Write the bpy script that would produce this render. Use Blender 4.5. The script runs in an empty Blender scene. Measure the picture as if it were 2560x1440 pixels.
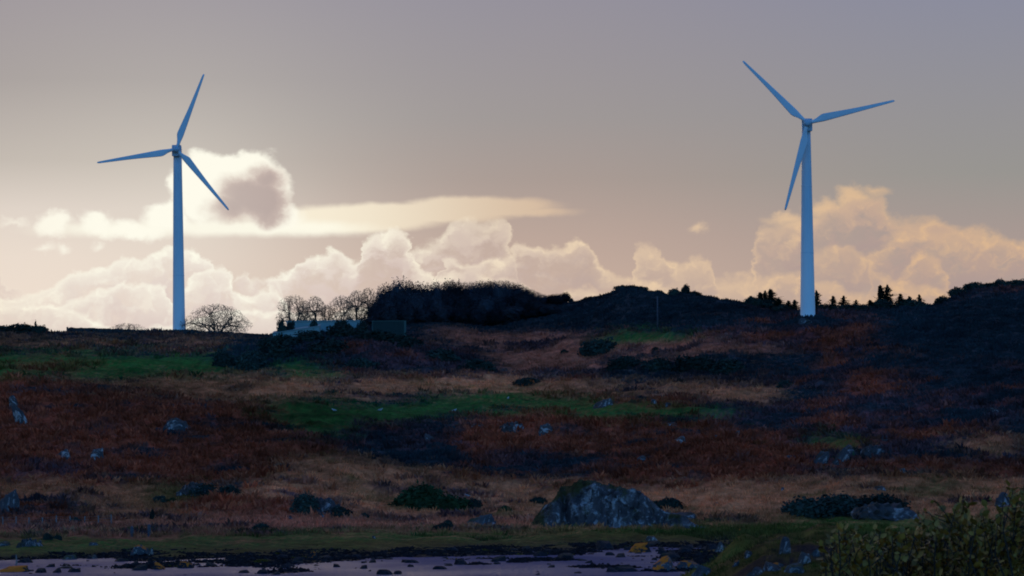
import bpy, math, random
import numpy as np
from mathutils import Vector, Matrix, Euler

C = bpy.context.scene.collection
S = bpy.context.scene
rnd = random.Random(7)
RNG = np.random.default_rng(11)

# ------------------------------------------------------------------ camera
F = 8565.0                  # focal length in pixels of the 2560 px wide photograph
PX, PY = 1280.0, 1211.0     # where the level line of sight meets the picture
CAMZ = 6.0
ROLL = math.radians(0.5)
cam_d = bpy.data.cameras.new('camera')
cam = bpy.data.objects.new('camera', cam_d); C.objects.link(cam)
cam.location = (0, 0, CAMZ)
cam.rotation_euler = (math.radians(90), ROLL, 0)
cam_d.sensor_width = 36.0
cam_d.lens = 36.0 * F / 2560.0
cam_d.shift_y = (PY - 720.0) / 2560.0
cam_d.clip_start = 0.5
cam_d.clip_end = 30000
cam_d.dof.use_dof = True
cam_d.dof.focus_distance = 430
cam_d.dof.aperture_fstop = 30
S.camera = cam

cr, sr = math.cos(ROLL), math.sin(ROLL)
def unproj(px, py, D):
    cx, cy = (px - PX) / F, (PY - py) / F
    return Vector((D * (cx * cr + cy * sr), D, CAMZ + D * (-cx * sr + cy * cr)))
def proj(P):
    x, y, z = P[..., 0], np.maximum(P[..., 1], 1.0), P[..., 2] - CAMZ
    return PX + F * (x * cr - z * sr) / y, PY - F * (x * sr + z * cr) / y
def sky_uv(px, py):
    v = unproj(px, py, 1.0) - Vector((0, 0, CAMZ)); v.normalize()
    return math.atan2(v.x, v.y) * F, math.asin(v.z) * F

SUN_AZ, SUN_EL = [a / F for a in sky_uv(470, 520)]

# ------------------------------------------------------------------ node helpers
def lin(r, g, b, a=1.0):
    f = lambda c: (c / 255 / 12.92) if c / 255 <= 0.04045 else ((c / 255 + 0.055) / 1.055) ** 2.4
    return (f(r), f(g), f(b), a)

class NT:
    def __init__(s, tree): s.t = tree; s.n = tree.nodes; s.l = tree.links
    def new(s, kind, **kw):
        n = s.n.new(kind)
        for k, v in kw.items(): setattr(n, k, v)
        return n
    def put(s, sock, v):
        if hasattr(v, 'is_output'): s.l.new(v, sock)
        else: sock.default_value = v
    def m(s, op, a, b=0.0, c=0.0, clamp=False):
        n = s.new('ShaderNodeMath', operation=op, use_clamp=clamp)
        for i, v in enumerate((a, b, c)): s.put(n.inputs[i], v)
        return n.outputs[0]
    def v(s, op, a, b=(0, 0, 0)):
        n = s.new('ShaderNodeVectorMath', operation=op)
        s.put(n.inputs[0], a)
        if op == 'SCALE': s.put(n.inputs['Scale'], b)
        else: s.put(n.inputs[1], b)
        return n.outputs['Value'] if op in ('LENGTH', 'DOT_PRODUCT', 'DISTANCE') else n.outputs['Vector']
    def smooth(s, x, lo, hi, a=0.0, b=1.0, kind='SMOOTHSTEP'):
        n = s.new('ShaderNodeMapRange', interpolation_type=kind)
        for i, v in enumerate((x, lo, hi, a, b)): s.put(n.inputs[i], v)
        return n.outputs[0]
    def mix(s, f, a, b, blend='MIX'):
        n = s.new('ShaderNodeMix', data_type='RGBA', blend_type=blend)
        s.put(n.inputs[0], f); s.put(n.inputs[6], a); s.put(n.inputs[7], b)
        return n.outputs[2]
    def ramp(s, x, stops, interp='EASE'):
        n = s.new('ShaderNodeValToRGB'); cr_ = n.color_ramp; cr_.interpolation = interp
        while len(cr_.elements) < len(stops): cr_.elements.new(0.5)
        for e, (p, c) in zip(cr_.elements, stops): e.position = p; e.color = c
        s.put(n.inputs[0], x)
        return n.outputs[0]
    def noise(s, vec, scale, detail=4.0, rough=0.55, dim='3D', dist=0.0):
        n = s.new('ShaderNodeTexNoise', noise_dimensions=dim)
        s.put(n.inputs['Vector'], vec)
        n.inputs['Scale'].default_value = scale; n.inputs['Detail'].default_value = detail
        n.inputs['Roughness'].default_value = rough; n.inputs['Distortion'].default_value = dist
        return n

# ------------------------------------------------------------------ sky
world = bpy.data.worlds.new('World'); S.world = world; world.use_nodes = True
wt = world.node_tree; wt.nodes.clear(); w = NT(wt)
SKY_STRENGTH = 0.15
def build_sky():
    dirv = w.new('ShaderNodeTexCoord').outputs['Generated']
    dirn = w.v('NORMALIZE', dirv)
    sep = w.new('ShaderNodeSeparateXYZ'); w.put(sep.inputs[0], dirn)
    x, y, z = sep.outputs
    U = w.m('MULTIPLY', w.m('ARCTAN2', x, y), F)
    V = w.m('MULTIPLY', w.m('ARCSINE', z), F)
    comb = w.new('ShaderNodeCombineXYZ'); w.put(comb.inputs[0], U); w.put(comb.inputs[1], V)
    UV = comb.outputs[0]
    sunU, sunV = SUN_AZ * F, SUN_EL * F
    rs = w.v('LENGTH', w.v('SUBTRACT', UV, (sunU, sunV, 0)))           # distance from the sun in photograph pixels

    # clear evening air: three columns of the gradient, warm and pale towards the sun, blue away from it
    Vn = w.m('DIVIDE', V, 1300.0, clamp=True)
    def col(stops): return w.ramp(Vn, [((1211 - yy) / 1300.0, lin(*c)) for yy, c in sorted(stops, reverse=True)], 'LINEAR')
    left = col([(0, (156, 149, 154)), (200, (164, 156, 154)), (400, (191, 181, 172)), (520, (221, 208, 197)), (640, (233, 217, 203)), (900, (242, 223, 205))])
    mid = col([(0, (147, 143, 154)), (300, (157, 150, 149)), (450, (168, 153, 146)), (600, (187, 164, 152)), (900, (214, 184, 163))])
    right = col([(0, (138, 140, 158)), (300, (148, 146, 149)), (450, (152, 149, 145)), (600, (167, 152, 146)), (900, (188, 163, 150))])
    base = w.mix(w.smooth(U, -1280, 0), left, mid)
    base = w.mix(w.smooth(U, 0, 1280), base, right)

    warp1 = w.noise(w.v('MULTIPLY', UV, (1, 1.25, 1)), 1 / 95.0, 5.0, 0.55)
    warp2 = w.noise(w.v('MULTIPLY', UV, (1, 1.1, 1)), 1 / 30.0, 4.0, 0.6)
    wv = w.v('ADD', w.v('SCALE', w.v('SUBTRACT', warp1.outputs['Color'], (.5, .5, .5)), 90.0),
             w.v('SCALE', w.v('SUBTRACT', warp2.outputs['Color'], (.5, .5, .5)), 26.0))
    P = w.v('ADD', UV, wv)
    # smoother warp for the flat veils
    Ps = w.v('ADD', UV, w.v('MULTIPLY', w.v('SUBTRACT', warp1.outputs['Color'], (.5, .5, .5)), (70, 22, 0)))
    near = w.smooth(rs, 1150.0, 220.0)                                  # 1 close to the sun
    near2 = w.smooth(rs, 420.0, 40.0)
    lit = w.mix(near, w.mix(w.smooth(U, 0, 1100), lin(243, 216, 180), lin(228, 188, 145)), lin(255, 252, 234))
    shade = w.mix(near, w.mix(w.smooth(U, -300, 900), lin(190, 167, 158), lin(168, 149, 148)), lin(214, 192, 186))
    colr = base

    def sxyz(vec):
        n = w.new('ShaderNodeSeparateXYZ'); w.put(n.inputs[0], vec); return n.outputs
    bil = w.noise(P, 1 / 60.0, 2.5, 0.5).outputs[0]
    bil2 = w.noise(w.v('ADD', P, (8, -10, 0)), 1 / 60.0, 2.5, 0.5).outputs[0]      # the same lumps seen a little towards the sun: lit and shaded sides
    ero = w.noise(w.v('MULTIPLY', P, (1, 1.5, 1)), 1 / 75.0, 5.0, 0.6).outputs[0]
    relief = w.m('MULTIPLY', w.m('SUBTRACT', bil, bil2), 2.6)
    Px, Py, _ = sxyz(P); Sx, Sy, _ = sxyz(Ps)

    def blobs(ells, vec):
        d = None
        for (bx, by, rx, ry) in ells:
            u0, v0 = sky_uv(bx, by)
            q = w.v('MULTIPLY', w.v('SUBTRACT', vec, (u0, v0, 0)), (1 / rx, 1 / ry, 0))
            e = w.m('MULTIPLY_ADD', w.v('LENGTH', q), -min(rx, ry), min(rx, ry))
            d = e if d is None else w.m('MAXIMUM', d, e)
        return d

    def over(colr, a, c): return w.mix(a, colr, c)

    # flat veils of bright cloud
    d = blobs([(1000, 535, 330, 32), (1190, 518, 230, 30), (860, 550, 300, 34), (1330, 531, 130, 15)], Ps)
    colr = over(colr, w.m('MULTIPLY', w.smooth(d, -3, 12), 0.88), w.mix(w.smooth(U, -520, 150), lin(252, 240, 214), lin(216, 188, 160)))
    d = blobs([(600, 570, 330, 26), (330, 575, 260, 22), (760, 572, 200, 24)], Ps)
    colr = over(colr, w.m('MULTIPLY', w.smooth(d, -5, 18), 0.9), lit)
    # bright heap round the sun
    d = blobs([(140, 560, 50, 34), (240, 560, 42, 32), (330, 578, 120, 24), (420, 545, 70, 45), (480, 470, 70, 70), (520, 470, 90, 90),
               (560, 430, 70, 48), (620, 430, 90, 60), (650, 480, 90, 90), (690, 540, 70, 40), (110, 615, 34, 12), (165, 618, 24, 13), (240, 610, 12, 9), (40, 552, 40, 10)], P)
    colr = over(colr, w.smooth(d, -6, 20), w.mix(w.smooth(rs, 700, 150), lin(246, 236, 220), lin(255, 252, 236)))
    # the dense grey heart of that cloud
    d = blobs([(630, 498, 105, 64), (672, 505, 62, 66), (585, 520, 80, 44), (665, 455, 58, 46)], w.v('ADD', UV, w.v('SCALE', wv, 0.75)))
    colr = over(colr, w.m('MULTIPLY', w.smooth(d, -10, 26), 0.95), w.mix(w.smooth(d, 0, 40), lin(200, 176, 166), lin(164, 140, 138)))
    # wisps over the right hand ridge
    d = blobs([(1960, 545, 60, 20), (2060, 520, 60, 24), (2130, 480, 36, 30), (2185, 470, 34, 14), (1745, 575, 22, 14), (2000, 560, 50, 20)], P)
    colr = over(colr, w.m('MULTIPLY', w.smooth(d, -8, 20), 0.75), lit)

    # heaped banks: each has a top line, a bright rim under it and a mauve body
    def bank(pts, rim, amt=1.0, body=0.85, soft=16.0, gapmin=.30):
        nonlocal colr
        fc = w.new('ShaderNodeFloatCurve'); cu = fc.mapping.curves[0]
        pp = []
        for q_, (bx, by) in enumerate(pts):
            if by >= 900: bx += -75 if q_ == 0 else 75
            u0, v0 = sky_uv(bx, by)
            pp.append(((u0 + 1700) / 3400, (v0 - 300) / 600))
        pp = [(0.0, max(0, pp[0][1]))] * (pp[0][0] > 0.01) + pp + [(1.0, max(0, pp[-1][1]))] * (pp[-1][0] < 0.99)
        while len(cu.points) < len(pp): cu.points.new(0.5, 0.5)
        for p_, (a, b) in zip(cu.points, pp):
            p_.location = (a, min(1, max(0, b))); p_.handle_type = 'AUTO_CLAMPED'
        fc.mapping.update()
        w.put(fc.inputs['Value'], w.m('MULTIPLY_ADD', Px, 1 / 3400, 0.5, clamp=True))
        top = w.m('MULTIPLY_ADD', fc.outputs[0], 600.0, 300.0)
        d = w.m('SUBTRACT', top, Py)
        a = w.smooth(d, -2, soft)
        rimf = w.m('MULTIPLY', w.m('EXPONENT', w.m('DIVIDE', w.m('MAXIMUM', d, 0.0), -rim)), 1.0)
        body_lit = w.m('MULTIPLY', w.m('MAXIMUM', relief, 0.0), w.m('EXPONENT', w.m('DIVIDE', w.m('MAXIMUM', d, 0.0), -rim * 3.0)))
        c = w.mix(w.m('ADD', rimf, body_lit, clamp=True), shade, lit)
        a = w.m('MULTIPLY', a, w.smooth(d, rim * 1.2, rim * 5, amt, body * amt))
        gap = w.smooth(ero, .38, .60, gapmin, 1.0)                       # thin places where the sky behind shows through
        a = w.m('MULTIPLY', a, w.mix(w.smooth(d, 4, rim * 1.5), (1, 1, 1, 1), gap))
        colr = over(colr, a, c)
    N = 1000
    bank([(-300, 700), (-60, 690), (-20, 680), (10, 690), (40, 718), (70, 735), (110, N)], 6, 0.8)
    bank([(1870, N), (1905, 560), (1960, 545), (2040, 522), (2120, 478), (2190, 470), (2215, 505), (2260, 528), (2330, 520), (2390, 562), (2480, 560), (2540, 588), (2700, 640), (3000, 680)], 60, 0.95, 0.25, 40, .1)
    bank([(2140, N), (2180, 650), (2210, 600), (2250, 565), (2300, 555), (2370, 580), (2450, 568), (2560, 590), (2700, 650)], 60, 0.85, 0.3, 36, .1)
    bank([(1980, N), (2010, 650), (2040, 618), (2100, 598), (2160, 618), (2190, 650), (2230, 690), (2270, 650), (2310, 620), (2380, 700), (2460, N)], 60, 0.75, 0.4, 34)
    bank([(1560, N), (1585, 640), (1610, 603), (1640, 606), (1670, 650), (1690, 668), (1725, 640), (1760, 634), (1785, 660), (1800, 690), (1880, 682), (1990, 676), (2060, 690), (2160, 720), (2300, 700), (2450, N)], 70, 0.85, 0.6, 30)
    bank([(1000, N), (1040, 605), (1085, 600), (1105, 585), (1140, 560), (1200, 542), (1255, 548), (1275, 585), (1290, 640), (1340, N)], 45, 0.8, 0.35, 26)
    bank([(620, N), (660, 740), (690, 690), (730, 668), (775, 630), (805, 640), (835, 622), (868, 630), (886, 640), (900, 600), (930, 575), (985, 568), (1012, 580), (1030, 620), (1040, 650), (1090, 690), (1200, 680), (1300, 700), (1400, N)], 40, 1.0, 0.6)
    bank([(1080, N), (1100, 668), (1125, 645), (1165, 650), (1190, 655), (1225, 640), (1270, 628), (1320, 600), (1355, 618), (1385, 610), (1410, 600), (1440, 590), (1470, 602), (1488, 630), (1530, 672), (1590, 700), (1680, 735), (1760, N)], 34, 0.95, 0.55, 20)
    bank([(1330, N), (1400, 725), (1460, 712), (1540, 722), (1600, 716), (1700, 730), (1800, N)], 40, 0.9, 0.5, 24)
    bank([(-400, 760), (-60, 750), (20, 742), (70, 735), (120, 722), (165, 690), (200, 668), (260, 652), (310, 634), (345, 655), (380, 640), (430, 615), (480, 612), (515, 640), (535, 690), (600, N)], 46, 1.0, 0.85)
    bank([(560, N), (590, 690), (625, 684), (640, 700), (680, 700), (730, N)], 16, 0.8, 0.4)
    bank([(60, N), (120, 770), (200, 735), (270, 722), (300, 700), (330, 715), (400, 712), (430, 725), (450, 760), (470, 720), (520, 670), (545, 668), (570, 690), (590, 730), (680, 720), (720, N)], 40, 1.0, 0.8)
    bank([(-400, 800), (-50, 770), (60, 760), (150, 765), (240, 790), (300, 810), (500, 790), (640, 770), (760, 780), (900, 770), (1100, N)], 40, 0.9, 0.3)
    # glow of the air in front of the hidden sun
    glow = w.m('EXPONENT', w.m('DIVIDE', rs, -330.0))
    colr = w.mix(w.m('MULTIPLY', glow, 0.30), colr, lin(255, 251, 236))

    # the rest of the sky: blue evening air, brighter towards the sun
    nish = w.new('ShaderNodeTexSky', sky_type='NISHITA')
    nish.sun_disc = False; nish.sun_elevation = SUN_EL; nish.sun_rotation = SUN_AZ
    nish.air_density = 1.0; nish.dust_density = 0.4; nish.ozone_density = 3.0
    cosg = w.v('DOT_PRODUCT', dirn, (math.sin(SUN_AZ) * math.cos(SUN_EL), math.cos(SUN_AZ) * math.cos(SUN_EL), math.sin(SUN_EL)))
    blue = w.mix(1.0, w.v('SCALE', nish.outputs[0], SKY_STRENGTH), BLUE_TINT, 'MULTIPLY')
    f = w.smooth(w.m('ARCCOSINE', w.m('MINIMUM', cosg, 1.0)), math.radians(18), math.radians(112), kind='SMOOTHSTEP')
    sky = w.mix(f, colr, blue)
    bg = w.new('ShaderNodeBackground'); w.put(bg.inputs[0], sky); bg.inputs[1].default_value = 1.0
    out = w.new('ShaderNodeOutputWorld'); w.l.new(bg.outputs[0], out.inputs[0])
BLUE_TINT = (0.95, 1.75, 2.75, 1)
build_sky()
world.cycles.sampling_method = 'MANUAL'; world.cycles.sample_map_resolution = 512

# sun: low, behind cloud, shining towards the camera
sd = bpy.data.lights.new('sun', 'SUN'); sd.energy = 0.25; sd.angle = math.radians(12); sd.color = (1.0, 0.78, 0.55)
sun = bpy.data.objects.new('sun', sd); C.objects.link(sun)
sdir = Vector((math.sin(SUN_AZ) * math.cos(SUN_EL), math.cos(SUN_AZ) * math.cos(SUN_EL), math.sin(SUN_EL)))
sun.rotation_euler = (-sdir).to_track_quat('-Z', 'Y').to_euler()
sun.location = (0, 300, 120)

vs = S.view_settings
vs.view_transform = 'Standard'; vs.look = 'None'; vs.exposure = 0.0; vs.gamma = 1.0; vs.use_curve_mapping = False
S.render.film_transparent = False
S.cycles.filter_width = 1.9
S.cycles.max_bounces = 5; S.cycles.transparent_max_bounces = 4

# ------------------------------------------------------------------ mesh helpers
def mesh_np(name, V, Fc, col=None, smooth=False):
    V = np.asarray(V, dtype=np.float32); Fc = np.asarray(Fc, dtype=np.int32)
    me = bpy.data.meshes.new(name)
    n, k = Fc.shape
    me.vertices.add(len(V)); me.vertices.foreach_set('co', V.ravel())
    me.loops.add(n * k); me.loops.foreach_set('vertex_index', Fc.ravel())
    me.polygons.add(n); me.polygons.foreach_set('loop_start', np.arange(0, n * k, k, dtype=np.int32))
    me.polygons.foreach_set('use_smooth', np.full(n, smooth, dtype=bool))
    me.update(calc_edges=True)
    if col is not None:
        a = me.color_attributes.new('Col', 'FLOAT_COLOR', 'POINT')
        c4 = np.ones((len(V), 4), dtype=np.float32); c4[:, :3] = col
        a.data.foreach_set('color', c4.ravel())
    return me
def link(name, me, mat=None, parent=None, loc=(0, 0, 0), rot=(0, 0, 0), scale=(1, 1, 1)):
    o = bpy.data.objects.new(name, me); C.objects.link(o)
    if mat is not None and me is not None and not me.materials: me.materials.append(mat)
    o.location = loc; o.rotation_euler = rot; o.scale = scale
    if parent is not None: o.parent = parent
    return o
def tag(o, label=None, cat=None, group=None, kind=None):
    if label: o['label'] = label
    if cat: o['category'] = cat
    if group: o['group'] = group
    if kind: o['kind'] = kind
    return o
def empty(name, loc, rz=0.0, label=None, cat=None, group=None, scale=(1, 1, 1)):
    o = bpy.data.objects.new(name, None); C.objects.link(o)
    o.location = loc; o.rotation_euler = (0, 0, rz); o.scale = scale; o.empty_display_size = 0.3
    return tag(o, label, cat, group)
class MB:
    """collects quads and triangles of one mesh"""
    def __init__(s): s.v = []; s.f = []
    def box(s, x0, x1, y0, y1, z0, z1):
        b = len(s.v)
        s.v += [(x0, y0, z0), (x1, y0, z0), (x1, y1, z0), (x0, y1, z0), (x0, y0, z1), (x1, y0, z1), (x1, y1, z1), (x0, y1, z1)]
        s.f += [(b, b + 3, b + 2, b + 1), (b + 4, b + 5, b + 6, b + 7), (b, b + 1, b + 5, b + 4), (b + 1, b + 2, b + 6, b + 5), (b + 2, b + 3, b + 7, b + 6), (b + 3, b, b + 4, b + 7)]
    def tube(s, pts, rads, n=6, cap=True):
        b = len(s.v)
        for i, p in enumerate(pts):
            p = Vector(p)
            t = (Vector(pts[min(i + 1, len(pts) - 1)]) - Vector(pts[max(i - 1, 0)])).normalized()
            a = t.cross(Vector((0.31, 0.95, 0.05))); a = a if a.length > 1e-4 else t.cross(Vector((1, 0, 0))); a.normalize(); c = t.cross(a)
            for j in range(n):
                an = 2 * math.pi * j / n
                s.v.append(tuple(p + (a * math.cos(an) + c * math.sin(an)) * rads[i]))
        for i in range(len(pts) - 1):
            for j in range(n):
                q = b + i * n + j; r = b + i * n + (j + 1) % n
                s.f.append((q, r, r + n, q + n))
        if cap:
            s.f.append(tuple(b + j for j in range(n))[::-1]); e = b + (len(pts) - 1) * n
            s.f.append(tuple(e + j for j in range(n)))
    def mesh(s, name, smooth=False):
        me = bpy.data.meshes.new(name); me.from_pydata(s.v, [], s.f); me.update()
        if smooth: me.polygons.foreach_set('use_smooth', [True] * len(me.polygons))
        return me

# value noise for building the land
_perm = RNG.random((256, 256)).astype(np.float64)
def vnoise(x, y):
    xi = np.floor(x).astype(int); yi = np.floor(y).astype(int)
    fx = x - xi; fy = y - yi; fx = fx * fx * (3 - 2 * fx); fy = fy * fy * (3 - 2 * fy)
    a = _perm[xi & 255, yi & 255]; b = _perm[(xi + 1) & 255, yi & 255]
    c = _perm[xi & 255, (yi + 1) & 255]; d = _perm[(xi + 1) & 255, (yi + 1) & 255]
    return (a * (1 - fx) + b * fx) * (1 - fy) + (c * (1 - fx) + d * fx) * fy - 0.5
def fbm(x, y, o=4):
    s = 0; a = 1.0; t = 0
    for i in range(o):
        s = s + a * vnoise(x + 17.3 * i, y - 9.1 * i); t += a; x = x * 2.03; y = y * 2.03; a *= 0.5
    return s / t * 2
def sstep(x, a, b):
    t = np.clip((x - a) / (b - a), 0, 1); return t * t * (3 - 2 * t)

# ------------------------------------------------------------------ the shape of the land
# depth at which the ground passes each picture row, for five lines of sight
COLS = [
 (0,    [(1395, 297), (1350, 335), (1310, 372), (1290, 385), (1225, 402), (1180, 412), (960, 470), (885, 515), (865, 538), (842, 565), (834, 582)]),
 (640,  [(1385, 305), (1345, 340), (1310, 370), (1290, 385), (1225, 405), (1160, 418), (1010, 462), (940, 500), (880, 535), (845, 565), (836, 580)]),
 (1280, [(1360, 325), (1330, 358), (1310, 374), (1285, 392), (1240, 408), (1190, 420), (1040, 455), (990, 482), (940, 506), (870, 545), (820, 575), (790, 600)]),
 (1900, [(1345, 340), (1320, 365), (1300, 380), (1215, 404), (1190, 410), (1080, 437), (1010, 458), (960, 475), (870, 502), (820, 520), (768, 550)]),
 (2560, [(1315, 368), (1260, 390), (1200, 402), (1000, 440), (850, 482), (788, 515), (740, 540), (708, 560)]),
]
CREST = [(-3000, 832, 582), (0, 836, 582), (130, 836, 582), (447, 831, 583), (660, 840, 578), (760, 832, 578), (1000, 815, 588), (1240, 792, 598), (1370, 765, 600),
 (1440, 755, 600), (1480, 749, 600), (1520, 735, 595), (1560, 721, 590), (1585, 718, 588), (1620, 729, 588), (1680, 743, 588), (1760, 747, 588), (1830, 758, 582),
 (1890, 769, 570), (1960, 774, 545), (2020, 780, 535), (2160, 772, 540), (2300, 764, 545), (2350, 760, 550), (2400, 738, 555), (2450, 720, 558), (2560, 713, 560), (2700, 710, 560), (5500, 725, 560)]
def zrow(px, py, D): return CAMZ + D * ((PY - py) / F - (px - PX) / F * sr)
DG = np.arange(0, 701, 1.0)
TAB = []
for px, rows in COLS:
    ds = [0, 200] + [rows[0][1] - 22] + [r[1] for r in rows] + [rows[-1][1] + 60]
    zs = [-0.8, -0.8, -0.55] + [zrow(px, r[0], r[1]) for r in rows]; zs.append(zs[-1] + 2)
    zz = np.interp(DG, ds, zs)
    k = np.exp(-np.linspace(-2, 2, 13) ** 2); k /= k.sum()
    TAB.append(np.convolve(np.pad(zz, 6, mode='edge'), k, mode='valid'))
TAB = np.array(TAB); TPX = np.array([c[0] for c in COLS], dtype=float)
CPX = np.array([c[0] for c in CREST], float); CY = np.array([c[1] for c in CREST], float); CD = np.array([c[2] for c in CREST], float)
KNOLLS = [(2021, 521, 1.05, 55, 9), (850, 530, 3.1, 170, 13), (1040, 522, 1.6, 150, 13), (600, 520, 1.0, 90, 10), (360, 445, 1.3, 330, 14), (1330, 447, 1.0, 170, 8), (1560, 452, .8, 160, 8),
          (140, 393, .9, 120, 7), (660, 398, 1.0, 120, 6), (2130, 425, 1.4, 130, 9), (2150, 398, 1.2, 150, 8), (1500, 540, 1.2, 110, 9), (1850, 405, .5, 120, 7), (2250, 470, 1.5, 160, 9)]
def zfun(X, Y):
    X = np.asarray(X, float); Y = np.asarray(Y, float)
    px = PX + F * X / np.maximum(Y, 60.0)
    Dc = np.interp(px, CPX, CD)
    D = np.minimum(Y, Dc)
    i = np.clip(np.searchsorted(TPX, px) - 1, 0, len(TPX) - 2)
    t = np.clip((px - TPX[i]) / (TPX[i + 1] - TPX[i]), 0, 1); t = t * t * (3 - 2 * t)
    dd = np.clip(D, 0, 699.0); j = np.floor(dd).astype(int); fr = dd - j
    def tb(ii, d_j, d_f): return TAB[ii, d_j] * (1 - d_f) + TAB[ii, d_j + 1] * d_f
    z = tb(i, j, fr) * (1 - t) + tb(i + 1, j, fr) * t
    jc = np.floor(Dc).astype(int); fc = Dc - jc
    zt = tb(i, jc, fc) * (1 - t) + tb(i + 1, jc, fc) * t
    zc = CAMZ + Dc * ((PY - np.interp(px, CPX, CY)) / F - np.clip(px - PX, -1800, 1800) / F * sr)
    z = z + (zc - zt) * sstep(D, Dc - 50, Dc - 2)
    for (kx, kd, a, rx, rd) in KNOLLS:
        z = z + a * np.exp(-((px - kx) / rx) ** 2 - ((D - kd) / rd) ** 2)
    land = sstep(Y, 345, 400) * (1 - 0.85 * sstep(Y, Dc - 14, Dc - 4))
    z = z + land * (1.1 * fbm(X / 14, Y / 11, 3) + 0.65 * fbm(X / 4.2 + 31, Y / 3.6, 3) + .22 * fbm(X / 1.4, Y / 1.3, 2))
    z = z + 0.10 * fbm(X / 2.5, Y / 9.0, 3) * sstep(Y, 300, 330) * (1 - land)
    # tidal flats: long low skears of weed and stone
    fore = sstep(Y, 215, 240) * (1 - sstep(Y, 335, 352))
    z = z + fore * (0.75 * fbm(X / 9 + 5, Y / 20, 4) + 0.30 * fbm(X / 2.6, Y / 6, 3) + 0.20 * sstep(X, -34, 0) + .35)
    # ground behind the ridge falls away
    z = np.where(Y > Dc, np.maximum(z - 0.07 * (Y - Dc), 4.0), z)
    # bank on which the camera and the shrubs stand, and the low headland beyond it
    z = np.maximum(z, 4.15 - 5.2 * sstep(Y, 40, 105) + 0.12 * fbm(X / 3, Y / 3, 3))
    hd = sstep(X + 1.6 * fbm(Y / 9, X / 9, 2), 6.5, 13) * np.exp(-((Y - 182) / 20.0) ** 2)
    z = np.maximum(z, -0.8 + 3.9 * hd + hd * (0.9 * fbm(X / 2.4, Y / 5, 4)))
    return z
def hit(px, py):
    D = np.concatenate([np.arange(110, 700, 0.25)])
    cx, cy = (px - PX) / F, (PY - py) / F
    X = D * (cx * cr + cy * sr); Z = CAMZ + D * (-cx * sr + cy * cr)
    h = zfun(X, D) - Z
    k = np.argmax(h > 0)
    if h[k] <= 0: return crest(px)
    return Vector((X[k], D[k], float(zfun(X[k], D[k]))))
def crest(px, lo=470):
    D = np.arange(lo, 640, 0.5); X = D * (px - PX) / F
    z = zfun(X, D); k = np.argmax((z - CAMZ) / D)
    return Vector((X[k], D[k], float(z[k])))
def on_ground(X, Y): return Vector((X, Y, float(zfun(X, Y))))
def mpp(p): return p.y / F          # metres per photograph pixel at that distance

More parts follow.
